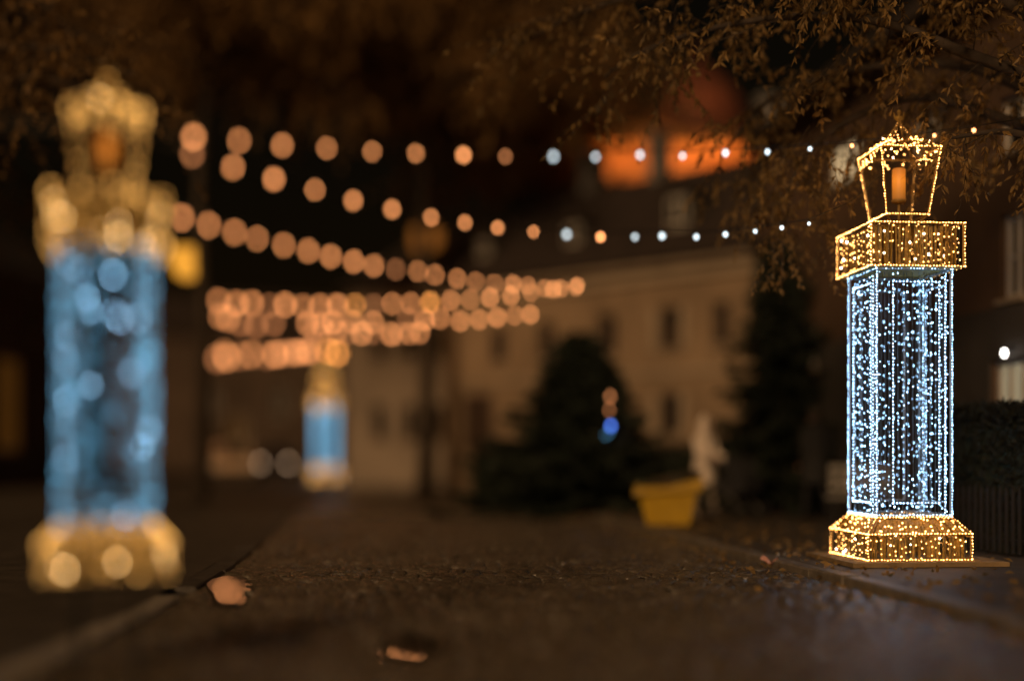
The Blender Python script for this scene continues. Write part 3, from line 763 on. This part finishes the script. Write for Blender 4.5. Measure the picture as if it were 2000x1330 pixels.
# middle tree, far down the street (trunk in front of the grey house), and two that fill the dark upper left
def street_tree(name, px, Y, height, spread, label, nb, seed, leafL, trunk_r=.22, crown_lo=.42):
    rr = random.Random(seed); base = at(px, HY, Y); base.z = PV(base)
    t = empty(name, base); tag(t, label, 'tree', 'bare trunked street trees with autumn crowns')
    bt, bw, bl = MB(), MB(), MB()
    top = Vector((rr.uniform(-.4,.4), rr.uniform(-.4,.4), height*.9))
    tp = curve([Vector((0,0,-.05)), Vector((.05,0,height*.25)), Vector((-.08,.05,height*.5)), top*.8, top], 6)
    bt.tube(tp, [trunk_r*(1-.85*k/len(tp)) for k in range(len(tp))], 8)
    for k in range(nb):
        f = crown_lo + (.97-crown_lo)*k/nb; p0 = tp[min(len(tp)-1, int(f*len(tp)))]
        a = k*2.4 + rr.uniform(-.4,.4); L = spread*(1.05 - .55*abs(f-.6)/.4)*rr.uniform(.75,1.15)
        d = Vector((math.cos(a), math.sin(a), rr.uniform(.0,.5)))
        c_ = curve([p0, p0+d*L*.35+Vector((0,0,.2)), p0+d*L*.7+Vector((0,0,.1)), p0+d*L+Vector((0,0,-.5))], 6)
        bt.tube(c_, [trunk_r*.35*(1-.9*j/len(c_))+.004 for j in range(len(c_))], 5)
        for j in range(3, len(c_)):
            for _ in range(3):
                dd = Vector((rr.gauss(0,1), rr.gauss(0,1), rr.gauss(0,.8)))
                twig(bw, bl, c_[j], dd, spread*rr.uniform(.18,.42), 16, rr, leafL, leafL*.4, .9, 5, .01)
    bt.build('trunk', M['bark'], t, True); tag(bw.build('twigs', M['bark'], t), kind='stuff'); tag(bl.build('crown', M['leaf_far'], t), kind='stuff')
street_tree('street_tree', 832, 34.0, 16.5, 5.6, 'tall street tree with dark trunk in front of the pale grey house', 36, 5, .24, .26, .64)
street_tree('street_tree', 395, 30.0, 15.5, 5.0, 'street tree behind the near lantern pillar at the left', 32, 6, .20, .2, .66)
street_tree('street_tree', -330, 17.0, 9.5, 4.6, 'street tree leaning in from beyond the left edge', 28, 8, .13, .2, .60)
street_tree('street_tree', 1010, 40.0, 15.5, 5.0, 'street tree rising behind the cream townhouse roof', 26, 9, .24, .26, .62)

# spruces
def spruce(px, Y, py_top, half_px, label, seed, dens=1.0):
    rr = random.Random(seed); base = at(px, HY, Y); base.z = PAVE
    H = CAMH + (HY-py_top)/FPX*Y - PAVE; RW = half_px/FPX*Y
    t = empty('spruce_tree', base); tag(t, label, 'spruce')
    bt, bl = MB(), MB()
    bt.tube([(0,0,-.02),(0,0,H*.5),(0,0,H*.98)], [.11,.07,.01], 8)
    n = int(150*dens)
    for k in range(n):
        f = .06 + .92*(k/n)**.9; z = H*f; L = RW*(1-f)**.8*rr.choice((.5,.8,.95,1.05,1.3))*rr.uniform(.85,1.15)+.06; a = k*2.39996+rr.uniform(-.3,.3)
        d = Vector((math.cos(a), math.sin(a), 0)); sag = -.28*L
        pts = [Vector((0,0,z)) + d*L*s_ + Vector((0,0,sag*s_*(1.6-.8*s_)+.10*L*s_**3)) for s_ in (0,.25,.5,.75,1)]
        bt.tube(pts, [.014,.011,.008,.005,.003], 4, False)
        side = Vector((-d.y, d.x, 0))
        m = max(10, int(70*L*dens))
        for _ in range(m):
            s_ = rr.uniform(.12,1); i = min(3, int(s_*4)); q = pts[i].lerp(pts[i+1], s_*4-i)
            dd = d*.6 + side*rr.choice((-1,1))*rr.uniform(.3,1) + Vector((0,0,rr.uniform(-.75,.12)))
            leaf_quad(bl, q, dd, rr.uniform(.10,.26)*(1.15-.5*s_)*(.6+.5*RW), .035*(.6+.5*RW), rr)
    bt.build('trunk', M['bark'], t); tag(bl.build('crown', M['needle'], t), kind='stuff')
spruce(1522, 21.6, 455, 160, 'tall dark spruce standing just left of the sharp pillar', 3, 1.5)
spruce(1130, 23.5, 640, 225, 'smaller bushy spruce in front of the cream townhouse', 4, 1.6)

# hedges
def hedge(A, B, h, w, label, seed, n):
    rr = random.Random(seed); A, B = Vector((*A, PAVE)), Vector((*B, PAVE)); d = (B-A); L = d.length; d.normalize(); s_ = Vector((-d.y, d.x, 0))
    t = empty('hedge', A); tag(t, label, 'hedge')
    b = MB(); Mx = Matrix.Rotation(math.atan2(d.y, d.x), 3, 'Z'); c = (d*L/2) + Vector((0,0,h*.46)); b.box(c, (L-.1, w*.75, h*.9), Mx); b.build('core', M['needle'], t)
    bl = MB()
    for _ in range(n):
        u, v, z = rr.uniform(0,L), rr.choice((-1,1))*rr.uniform(.36,.52)*w, rr.uniform(0,1)**.8*h
        if rr.random() < .3: v = rr.uniform(-.5,.5)*w; z = h*rr.uniform(.9,1.06)
        leaf_quad(bl, d*u + s_*v + Vector((0,0,z)), Vector((rr.gauss(0,1), rr.gauss(0,1), rr.gauss(.2,.8))), rr.uniform(.05,.10), .04, rr)
    tag(bl.build('foliage', M['hedge'], t), kind='stuff')
def gp(px, Y): return ((px-CX)/FPX*Y, Y)
hedge(gp(940,31), gp(1440,24.6), 1.25, .8, 'long dark hedge below the smaller spruce', 31, 9000)
hedge(gp(1400,24.6), gp(1665,22.6), 1.35, .7, 'dark hedge behind the walking people', 32, 8000)
hedge(gp(1850,14.6), gp(2060,12.9), 1.55, .5, 'dark hedge behind the picket fence at the right edge', 33, 7000)

# ------------------------------------------------------------------ festoon strings
bulb_me = {}
b = MB(); b.ball((0,0,0), 1.0, 12, 8, 1.08); bulb_me['bulb'] = b.mesh('bulb', M['bulb'], True)
bulb_me['white'] = b.mesh('bulb', M['bulb_white'], True)
bulb_me['dim'] = b.mesh('bulb', M['bulb_dim'], True); bulb_me['orange'] = b.mesh('bulb', M['bulb_orange'], True)
b = MB(); b.lathe([(.55,.85),(.58,1.0),(.58,1.7),(.35,1.9),(.3,2.2)], 8); sock_me = b.mesh('socket', M['socket'])
def festoon(pts, depth, size, label, lead_in=(), lead_out=(), dims=(), orange=(), cable_r=.005, white=()):
    P = [at(px, py, depth(px)) for px, py in pts]
    org = P[0].copy(); root = empty('festoon_string', org); tag(root, label, 'string lights', 'strings of bulbs hung across the street')
    line = [at(*q) for q in lead_in]; szs = [size(px) for px, _ in pts]
    up = [p + Vector((0,0,2.1*s_)) for p, s_ in zip(P, szs)]
    line = line + up + [at(*q) for q in lead_out]
    b = MB(); b.tube([p-org for p in line], cable_r, 5, False); b.build('cable', M['socket'], root)
    for k, (p, s_) in enumerate(zip(P, szs)):
        kind = 'white' if k in white else 'dim' if k in dims else ('orange' if k in orange else 'bulb')
        o = link('bulb', bulb_me[kind], root); o.location = p-org; o.scale = (s_*rnd.uniform(.66,.95),)*3
        link('socket', sock_me, o)
S1 = [(378,268),(467,275),(551,284),(638,290),(727,296),(812,300),(905,303),(987,306),(1081,306),(1163,307),(1250,303),(1333,305),(1417,299),(1499,297),(1582,291),(1664,285),(1745,276),(1825,265),(1902,255)]
S2 = [(375,302),(455,327),(535,350),(615,371),(690,392),(766,409),(842,425),(908,435),(972,445),(1042,453),(1107,458),(1173,463),(1240,463),(1293,461),(1360,463),(1417,458),(1475,452),(1527,445),(1580,437)]
SA = [(355,425),(407,440),(458,454),(502,466),(554,479),(602,490),(646,501),(691,511),(730,519),(773,526),(816,530),(850,537),(893,544),(929,550),(966,554),(1002,555),(1031,558),(1064,563),(1096,563),(1128,557)]
SB = [(427,588),(462,593),(492,592),(526,597),(557,595),(592,598),(625,597),(659,596),(694,595),(730,596),(766,593),(802,592),(840,590),(880,587),(918,585),(957,581),(998,577),(1037,571),(1080,565),(1125,561)]
SC = [(430,618),(470,632),(500,637),(535,632),(600,632),(628,633),(650,630),(690,628),(730,630),(795,622),(830,625),(860,622),(899,627),(936,624),(971,620),(1005,616),(1036,614)]
SD = [(445,622),(615,640),(633,645),(657,648),(680,650),(706,651),(727,650),(764,653),(781,652),(800,651),(820,650)]
SE = [(425,700),(440,690),(443,698),(470,695),(490,692),(520,695),(538,692),(552,690),(565,689),(578,688),(590,687),(603,686),(620,682),(640,686),(658,690)]
def lin(x0, v0, x1, v1): return lambda x: v0 + (v1-v0)*max(0, min(1, (x-x0)/(x1-x0)))
def nd(x0, b0, x1, b1): f = lin(x0,b0,x1,b1); return lambda x: blur_depth(f(x), True)
def fd(x0, b0, x1, b1): f = lin(x0,b0,x1,b1); return lambda x: blur_depth(f(x), False)
d1 = nd(378, 57, 1640, 6); d2 = nd(375, 56, 1580, 4)
const = lambda v: (lambda x: v)
festoon(S1, d1, const(.0185), 'topmost string of bulbs running level into the tree at right', [(-190,235,6.7),(200,255,6.7)], [(1980,235,12.2),(2250,150,12.5)], (7,), white=(8,9,10,11,12,13,14))
festoon(S2, d2, const(.0185), 'second string of bulbs sagging from upper left towards the right pillar', [(-190,215,6.75),(250,262,6.8)], [(1660,395,12.6),(1800,275,13.2)], (0,), white=(10,12,13,14,15,16,17,18))
def sz(dep):
    def f(x):
        Y = dep(x); bl_ = KBLUR*abs(1-FOCUS/Y); return .5*(.23*bl_)*Y/FPX
    return f
dA = fd(355,57,1128,34); dB = fd(427,55,1125,36); dC = fd(430,55,1036,39); dD = fd(440,55,820,46); dE = fd(425,61.6,600,56)
festoon(SA, dA, sz(dA), 'string of bulbs descending from the near left pillar to the townhouse eave', [(322,412,52)], [(1150,548,30.5)], (9,), (), .01)
festoon(SB, dB, sz(dB), 'long level string of bulbs just below the descending one', [(398,580,49)], [(1148,556,31.0)], (3,9), (8,12), .01)
festoon(SC, dC, sz(dC), 'lower string of bulbs ending before the townhouse windows', [(398,600,49)], [(1062,606,33.2)], (1,2,9,3), (), .01)
festoon(SD, dD, sz(dD), 'short crowded string of bulbs above the distant pillar', [(398,612,49)], [(834,640,36)], (1,2,4,6,8), (), .01)
festoon(SE, dE, sz(dE), 'lowest string of bulbs ending over the distant pillar', [(398,702,76)], [(690,686,54)], (0,3,5,7,8,10,12), (13,14), .01)
def pole(px, Y, ztop, label, r=.07):
    p = at(px, HY, Y); p.z = PV(p); t = empty('wooden_pole', p); tag(t, label, 'pole')
    b = MB(); b.lathe([(r*1.3,-.02),(r*1.25,.3),(r,.35),(r*.8,ztop)], 10); b.build('shaft', M['bark'], t)
    b = MB(); b.lathe([(r*1.1,ztop-.2),(r*1.1,ztop-.14)], 10); b.tube([(r,0,ztop-.17),(r+.12,0,ztop-.15)], .012, 5); b.build('clamp', M['iron'], t)
pole(396, 49.5, CAMH+(HY-570)/FPX*49.5, 'dark pole holding the left ends of the lower light strings')
pole(694, 54.5, CAMH+(HY-678)/FPX*54.5, 'dark pole beside the distant pillar')

# ------------------------------------------------------------------ street lamps
def street_lamp(px_head, py_head, Y, px_pole, label, col_, s_, hr):
    hd = at(px_head, py_head, Y); base = at(px_pole, HY, Y); base.z = PV(base)
    t = empty('street_lamp', base); tag(t, label, 'street lamp', 'lit street lamps')
    h = hd - base
    b = MB(); b.lathe([(.14,-.02),(.13,.5),(.07,.6),(.05,h.z-.2)], 10)
    b.tube(curve([Vector((0,0,h.z-.25)), Vector((h.x*.3,0,h.z+hr*1.6)), Vector((h.x,0,h.z+hr*1.9)), Vector((h.x,0,h.z+hr*1.3))], 5), .03, 6); b.build('post', M['iron'], t)
    b = MB(); b.lathe([(hr*.35,hr*1.35),(hr*1.15,hr*.85),(hr*1.2,hr*.78)], 14, (h.x,0,h.z)); b.build('hood', M['iron'], t)
    b = MB(); b.lathe([(hr*.95,hr*.76),(hr,0),(hr*.8,-hr*.7),(hr*.3,-hr)], 14, (h.x,0,h.z)); b.build('lamp_shade', emitter('sodium_glass', col_, s_), t, True)
street_lamp(366, 512, 31.0, 300, 'lit yellow street lamp just right of the near left pillar', (1.0,.42,.045), .95, .42)
street_lamp(832, 470, 46.0, 800, 'dim orange street lamp glowing among the tree branches', (1.0,.32,.05), .30, .55)

# ------------------------------------------------------------------ people, pram, bin
def skin_person(name, loc, rz, label, coat_col, hood, H, trouser, pose):
    t = empty(name, loc, rz); tag(t, label, 'person')
    V, E, Rr = [], [], []
    def add(p, r, par=None):
        V.append(p); Rr.append(r); 
        if par is not None: E.append((par, len(V)-1))
        return len(V)-1
    s_ = H/1.70
    pel = add((0,0,.93*s_), .13*s_); wst = add((0,.0,1.10*s_), .12*s_, pel); chs = add((0,-.02,1.30*s_), .145*s_, wst); nk = add((0,-.03,1.46*s_), .058*s_, chs)
    hd0 = add((0,-.05,1.54*s_), .085*s_, nk); hd1 = add((0,-.055,1.63*s_), .088*s_, hd0)
    for sx in (-1, 1):
        sh = add((sx*.17*s_,-.02,1.37*s_), .068*s_, chs); el = add((sx*.22*s_, pose['el'][0]*s_, pose['el'][1]*s_), .05*s_, sh)
        wr = add((sx*.18*s_, pose['wr'][0]*s_, pose['wr'][1]*s_), .034*s_, el); hnd = add((sx*.16*s_, (pose['wr'][0]-.08)*s_, (pose['wr'][1]-.02)*s_), .035*s_, wr)
        hp = add((sx*.09*s_,0,.88*s_), .095*s_, pel); st = pose['stride']*sx
        kn = add((sx*.10*s_,-st*.5-.03,.48*s_), .06*s_, hp); an = add((sx*.10*s_,-st+.02,.09*s_), .042*s_, kn); add((sx*.11*s_,-st-.14*s_,.045*s_), .04*s_, an)
    me = bpy.data.meshes.new('body'); me.from_pydata(V, E, []); me.materials.append(trouser)
    o = link('body', me, t); sk = o.modifiers.new('skin', 'SKIN')
    for v, r in zip(me.skin_vertices[0].data, Rr): v.radius = (r, r)
    me.skin_vertices[0].data[0].use_root = True
    ss = o.modifiers.new('sub', 'SUBSURF'); ss.levels = 2; ss.render_levels = 2
    # coat: torso loft with hem, sleeves
    b = MB(); n = 18; i0 = len(b.v)
    prof = [(.58,.235,.19),(.75,.23,.18),(.93,.205,.165),(1.10,.175,.145),(1.28,.205,.15),(1.40,.185,.125),(1.47,.085,.08)]
    for z, rx, ry in prof:
        for j in range(n):
            a = 2*math.pi*j/n; q = 1 + .03*math.sin(5*a+z*9); b.v.append((rx*s_*q*math.cos(a), -.02+ry*s_*q*math.sin(a), z*s_))
    for k in range(len(prof)-1):
        for j in range(n): a = i0+k*n+j; c = i0+k*n+(j+1) % n; b.f.append((a,c,c+n,a+n))
    for sx in (-1,1):
        b.tube([(sx*.15*s_,-.02,1.40*s_),(sx*.19*s_,-.02,1.33*s_),(sx*.225*s_, pose['el'][0]*s_, pose['el'][1]*s_),(sx*.185*s_, pose['wr'][0]*s_, pose['wr'][1]*s_)], [.07*s_,.082*s_,.066*s_,.05*s_], 10)
    b.build('coat', coat_col, t, True)
    skin = mat('skin', (.42,.26,.19), .6)
    b = MB(); hc = Vector((0,-.055*s_,1.59*s_)); b.ball(hc, .092*s_, 14, 10, 1.25)
    b.tube([hc+Vector((0,-.085*s_,.03*s_)), hc+Vector((0,-.112*s_,-.02*s_))], [.010*s_,.017*s_], 6)
    hh = b.build('head', skin, t, True)
    b = MB()
    for sx in (-1,1): b.ball(hc+Vector((sx*.034*s_,-.083*s_,.012*s_)), .011*s_, 8, 6)
    b.tube([hc+Vector((-.03*s_,-.083*s_,-.055*s_)), hc+Vector((.03*s_,-.083*s_,-.055*s_))], .006*s_, 5); b.build('eyes_and_mouth', M['socket'], hh)
    b = MB()
    if hood:
        pr = [(.150,-.16),(.135,-.06),(.13,.04),(.105,.12),(.055,.175),(.012,.215)]
        n = 16; i0 = len(b.v)
        for r_, z in pr:
            for j in range(n):
                a = R(-62) + (2*math.pi-R(56))*j/(n-1); b.v.append((hc.x+r_*s_*math.cos(a), hc.y+.02*s_+r_*s_*1.05*math.sin(a), hc.z+z*s_))
        for k in range(len(pr)-1):
            for j in range(n-1): a = i0+k*n+j; b.f.append((a,a+1,a+1+n,a+n))
        b.build('hood', coat_col, t, True)
    else:
        b.lathe([(.098*s_,-.03*s_),(.106*s_,.03*s_),(.09*s_,.09*s_),(.05*s_,.125*s_),(.004,.13*s_)], 14, hc+Vector((0,.015*s_,0))); b.build('hair', M['bark'], t, True)
    # hands: palm and five bent fingers
    for sx in (-1,1):
        b = MB(); w_ = Vector((sx*.17*s_, (pose['wr'][0]-.05)*s_, (pose['wr'][1]-.01)*s_)); b.box(w_, (.075*s_,.085*s_,.03*s_))
        for j in range(4):
            x = w_.x + (-.03+.02*j)*s_; L = (.07,.08,.075,.06)[j]*s_
            b.tube([(x,w_.y-.04*s_,w_.z),(x,w_.y-.04*s_-L*.5,w_.z-.012*s_),(x,w_.y-.04*s_-L*.7,w_.z-.05*s_)], [.009*s_,.0085*s_,.007*s_], 5)
        b.tube([(w_.x-sx*.035*s_,w_.y+.01*s_,w_.z),(w_.x-sx*.06*s_,w_.y-.03*s_,w_.z-.015*s_),(w_.x-sx*.055*s_,w_.y-.055*s_,w_.z-.03*s_)], [.011*s_,.01*s_,.008*s_], 5)
        b.build('hand', skin, t)
    return t
M['coat_white'] = mat('cream_coat', (.72,.62,.52), .85, noise=.2, scale=8)
M['coat_black'] = mat('black_coat', (.02,.02,.02), .9)
M['trouser'] = mat('beige_trousers', (.30,.24,.19), .9); M['trouser_dark'] = mat('dark_trousers', (.012,.012,.014), .9)
YP = 21.2
pw = at(1374, HY, YP); pw.z = PAVE
skin_person('person', pw, R(35), 'person in a pale hooded coat pushing a dark pram', M['coat_white'], True, 1.66, M['trouser'], dict(el=(-.10,1.10), wr=(-.36,1.02), stride=.16))
pb_ = at(1594, HY, 20.0); pb_.z = PAVE
skin_person('person', pb_, R(-160), 'person in a long black coat walking beside the sharp pillar', M['coat_black'], False, 1.80, M['trouser_dark'], dict(el=(.02,1.08), wr=(-.10,.84), stride=.2))
b = None
# pram
fwd = Vector((math.sin(R(35)), -math.cos(R(35)), 0))
pr_ = empty('pram', pw + fwd*.78, R(35)); tag(pr_, 'dark pram pushed by the person in the pale coat', 'pram')
M['pram'] = mat('pram_fabric', (.014,.014,.016), .8)
b = MB(); b.poly([]) if False else None
prof = [(-.42,.62),(-.36,.46),(-.1,.40),(.22,.42),(.38,.58)]
for (ya, za), (yb, zb) in zip(prof, prof[1:]): b.quad((-.2,ya,za),(.2,ya,za),(.2,yb,zb),(-.2,yb,zb))
for sx in (-.2,.2): b.poly([(sx,y_,z_) for y_, z_ in prof] + [(sx,.36,.66),(sx,-.42,.68)])
b.build('carrycot', M['pram'], pr_)
b = MB()
pts = [(-.44+.02, .66)] 
arc = [(.02+.40*math.cos(t), .66+.38*math.sin(t)) for t in [R(a) for a in range(180, 60, -20)]]
for (ya, za), (yb, zb) in zip(arc, arc[1:]): b.quad((-.21,ya,za),(.21,ya,za),(.21,yb,zb),(-.21,yb,zb))
for sx in (-.21,.21): b.poly([(sx,y_,z_) for y_, z_ in arc] + [(sx,.02,.66)])
b.build('hood', M['pram'], pr_)
b = MB()
for sx in (-.19,.19):
    b.tube([(sx,-.38,.14),(sx,.30,.62),(sx,.52,.98)], .013, 6); b.tube([(sx,.36,.14),(sx,-.2,.50)], .013, 6)
b.tube([(-.19,.52,.98),(.19,.52,.98)], .016, 6); b.build('frame', mat('pram_metal', (.4,.38,.36), .35, .8), pr_)
tyre = MB(); Mx = Matrix.Rotation(R(90), 3, 'Y')
for k in range(16):
    pass
ring_ = [(.13+.0*0, 0)]
tyre.tube([(0, .125*math.cos(t), .125*math.sin(t)) for t in [2*math.pi*j/18 for j in range(19)]], .018, 6, False)
for j in range(6):
    t = math.pi*j/3; tyre.tube([(0,0,0),(0,.12*math.cos(t),.12*math.sin(t))], .005, 4)
tyre.tube([(-.03,0,0),(.03,0,0)], .025, 8)
wm = tyre.mesh('wheel', M['socket'])
for sx in (-.22,.22):
    for y_ in (-.38,.36): o = link('wheel', wm, pr_); o.location = (sx, y_, .143)

# yellow grit bin
YB = 18.6
g0 = at(1306, HY, YB); g0.z = PAVE
bin_ = empty('grit_bin', g0, R(-9)); tag(bin_, 'yellow tapered grit bin on the pavement edge, filled with dark leaves', 'bin')
M['yellow'] = mat('yellow_plastic', (.44,.27,.010), .45, noise=.15, scale=5)
def taper(b, w0, d0, z0, w1, d1, z1, tilt=0.0):
    A = [Vector((sx*w0/2, sy*d0/2, z0)) for sx, sy in ((-1,-1),(1,-1),(1,1),(-1,1))]; B = [Vector((sx*w1/2, sy*d1/2, z1 + sx*tilt)) for sx, sy in ((-1,-1),(1,-1),(1,1),(-1,1))]
    for k in range(4): b.quad(A[k], A[(k+1) % 4], B[(k+1) % 4], B[k])
    return A, B
b = MB(); A, B = taper(b, .64,.46,.02, .84,.60,.50, .07); b.poly(A[::-1]); bo = b.build('body', M['yellow'], bin_)
b = MB(); taper(b, .84,.60,.47, 1.02,.74,.545, .12); taper(b, 1.02,.74,.545, 1.03,.75,.60, .13); taper(b, 1.03,.75,.60, .94,.66,.60, .12); b.build('rim', M['yellow'], bin_)
b = MB()
for x in (-.2, 0, .2): b.box((x,-.272,.26), (.05,.03,.44), Matrix.Rotation(R(8), 3, 'X'))
b.build('rib', M['yellow'], bo)
rr = random.Random(5); b = MB()
b.quad((-.45,-.32,.47),(.45,-.32,.66),(.45,.32,.66),(-.45,.32,.47))
for _ in range(500):
    x, y_ = rr.uniform(-.46,.46), rr.uniform(-.33,.33); leaf_quad(b, Vector((x,y_,.57+.22*x+rr.uniform(0,.16))), Vector((rr.gauss(0,1),rr.gauss(0,1),rr.gauss(0,.5))), .10, .05, rr)
tag(b.build('leaf_fill', mat('bin_leaves', (.03,.05,.03), .8, noise=.6, scale=4, color2=(.09,.045,.025)), bin_), kind='stuff')

# bench behind the shaft
bp_ = at(1702, HY, 18.6); bp_.z = PAVE
bench = empty('bench', bp_, R(-20)); tag(bench, 'grey slatted bench just left of the sharp pillar', 'bench')
M['slat'] = mat('bench_slat', (.34,.32,.28), .7, noise=.3, scale=6)
for k in range(4):
    b = MB(); b.box((0,-.18+k*.11,.43), (1.3,.09,.03)); b.build('seat_slat', M['slat'], bench)
for k in range(3):
    b = MB(); b.box((0,.24+k*.02,.58+k*.14), (1.3,.028,.10)); b.build('back_slat', M['slat'], bench)
for sx in (-.52,.52):
    b = MB(); b.tube([(sx,-.2,0),(sx,-.2,.41)], .025, 6); b.tube([(sx,.2,0),(sx,.2,.42),(sx,.30,.92)], .025, 6); b.tube([(sx,-.2,.40),(sx,.2,.40)], .02, 6); b.build('leg', M['iron'], bench)

# picket fence at the right edge
fA, fB = Vector((*gp(1862,14.0),PAVE)), Vector((*gp(2040,12.55),PAVE)); fd_ = (fB-fA); fl_ = fd_.length; fd_.normalize()
fence = empty('picket_fence', fA, math.atan2(fd_.y, fd_.x)); tag(fence, 'low dark metal picket fence in front of the hedge at right', 'fence')
pk = MB(); pk.box((0,0,.36), (.045,.018,.66)); pk.poly([(-.0225,-.009,.69),(.0225,-.009,.69),(0,-.009,.74)]); pk.poly([(-.0225,.009,.69),(0,.009,.74),(.0225,.009,.69)]); pk.quad((-.0225,-.009,.69),(0,-.009,.74),(0,.009,.74),(-.0225,.009,.69)); pk.quad((0,-.009,.74),(.0225,-.009,.69),(.0225,.009,.69),(0,.009,.74))
pkm = pk.mesh('picket', mat('fence_paint', (.04,.04,.04), .3, .3))
n = int(fl_/.105)
for k in range(n+1): o = link('picket', pkm, fence); o.location = (k*.105, -.02, 0)
for z in (.16,.56): 
    b = MB(); b.box((fl_/2,.008,z), (fl_,.03,.04)); b.build('rail', M['iron'], fence)
for x in (-.06, fl_+.06):
    b = MB(); b.box((x,0,.40), (.08,.08,.82)); b.build('post', M['iron'], fence)

# ------------------------------------------------------------------ cars far down on the left
def car(px, Y, rz, label, paint, lit):
    p = at(px, HY, Y); p.z = PAVE_L if p.x < XL(Y) else 0
    t = empty('parked_car', p, rz); tag(t, label, 'car', 'cars far down the street')
    side = [(-2.0,.35),(-2.05,.62),(-1.9,.85),(-1.15,.95),(-.55,1.42),(.75,1.45),(1.5,1.02),(2.0,.9),(2.08,.6),(2.0,.35)]
    b = MB(); W = .85
    i0 = len(b.v)
    for s_, sc_ in ((-1,1),(1,1)):
        for y_, z_ in side: b.v.append((s_*W*(1 if z_ < 1.1 else .78), y_, z_))
    n = len(side)
    for k in range(n): a, c = i0+k, i0+(k+1) % n; b.f.append((a, c, c+n, a+n))
    b.f.append(tuple(i0+k for k in range(n))[::-1]); b.f.append(tuple(i0+n+k for k in range(n)))
    bd = b.build('body', paint, t)
    g = MB(); g.quad((-.68,-1.12,.985),(.68,-1.12,.985),(.60,-.60,1.40),(-.60,-.60,1.40)); g.v = [(x, y_-.012, z_+.012) for x, y_, z_ in g.v]; g.build('windscreen', M['glass'], t)
    for sx in (-1,1):
        g = MB(); g.quad((sx*.80,-1.0,1.0),(sx*.80,1.2,1.03),(sx*.68,.7,1.38),(sx*.68,-.5,1.36)); g.v = [(x+sx*.02, y_, z_) for x, y_, z_ in g.v]; g.build('side_window', M['glass'], t)
        l_ = MB(); l_.ball((sx*.62,-2.0,.68), .10, 10, 6); l_.build('headlight', lit, t)
        for y_ in (-1.3,1.3):
            w = MB(); w.lathe([(.31,-.1),(.32,-.08),(.32,.08),(.31,.1)], 16, (sx*.76,y_,.32), Matrix.Rotation(R(90),3,'Y')); wo = w.build('wheel', M['socket'], t)
            w = MB(); w.lathe([(.19,-.105),(.19,.105)], 12, (sx*.76,y_,.32), Matrix.Rotation(R(90),3,'Y')); w.build('rim', M['chimney'], wo)
    b = MB(); b.box((0,-2.06,.5), (1.6,.08,.16)); b.build('bumper', M['socket'], t)
pale = mat('cream_car_paint', (.55,.40,.27), .35, spec=.6); darkp = mat('dark_car_paint', (.03,.02,.018), .3)
lens_off = mat('headlight_lens', (.5,.5,.5), .1)
car(450, 46.0, R(14), 'cream car parked on the left, left of the distant pillar', pale, lens_off)
car(540, 58.0, R(8), 'dark car with dim headlights just left of the distant pillar', darkp, emitter('headlight_glow', (1.0,.62,.36), 3.0))

# ------------------------------------------------------------------ fairy lights on the small spruce
for k, (px, py, kind, r_) in enumerate(((1193,832,'fairy_blue',.034),(1190,846,'led_blue',.014),(1182,850,'led_blue',.012),(1192,774,'bulb_dim',.030),(1190,800,'bulb_dim',.025))):
    p = at(px, py, 21.6); t = empty('fairy_light', p)
    tag(t, ['bright blue fairy light on the smaller spruce','pale blue fairy light right below the bright blue one','pale blue fairy light below and left of the bright blue one','dim amber fairy light high on the smaller spruce','dim amber fairy light between the high one and the blue ones'][k], 'fairy light')
    b = MB(); b.ball((0,0,0), r_, 10, 6, 1.2); b.build('bulb', M[kind], t, True)
    b = MB(); b.lathe([(r_*.5,r_*1.0),(r_*.5,r_*1.9)], 8); b.tube([(0,0,r_*1.8),(.02,.25,r_*1.5),(.0,.9,-.05)], .006, 4); b.build('cord', M['socket'], t)

# ------------------------------------------------------------------ litter and fallen leaves
def paper(px, py, col_, s_, label, seed):
    rr = random.Random(seed); Y = CAMH*FPX/(py-HY); p = at(px, py, Y); p.z = .03
    b = MB(); n = 5; g = [[(x*s_/n-s_/2, y_*s_*.7/n-s_*.35, rr.uniform(0,.05)+.02*abs(x-2)) for x in range(n+1)] for y_ in range(n+1)]
    for j in range(n):
        for i in range(n): b.quad(g[j][i], g[j][i+1], g[j+1][i+1], g[j+1][i])
    o = b.build('crumpled_paper', mat('paper', col_, .8)); o.location = p; o.rotation_euler = (0,0,rr.uniform(0,3))
    tag(o, label, 'litter')
paper(1503, 1109, (.5,.26,.2), .16, 'crumpled reddish wrapper on the road by the kerb', 1)
paper(1524, 1101, (.55,.55,.55), .10, 'crumpled white paper scrap touching the kerb', 2)
rr = random.Random(99); b = MB()
for _ in range(900):
    Y = rr.uniform(7.5, 24); side = rr.random()
    x = XR(Y) + (.1 + abs(rr.gauss(0,1.2))) if side < .75 else XR(Y) - abs(rr.gauss(0,.35)); z = PAVE+.012 if side < .75 else .04
    leaf_quad(b, Vector((x, Y, z)), Vector((rr.gauss(0,1), rr.gauss(0,1), rr.uniform(-.1,.35))), rr.uniform(.05,.11), .045, rr)
tag(b.build('fallen_leaves', M['leaf']), 'dry fallen leaves scattered over the right pavement and kerb', 'leaves', kind='stuff')
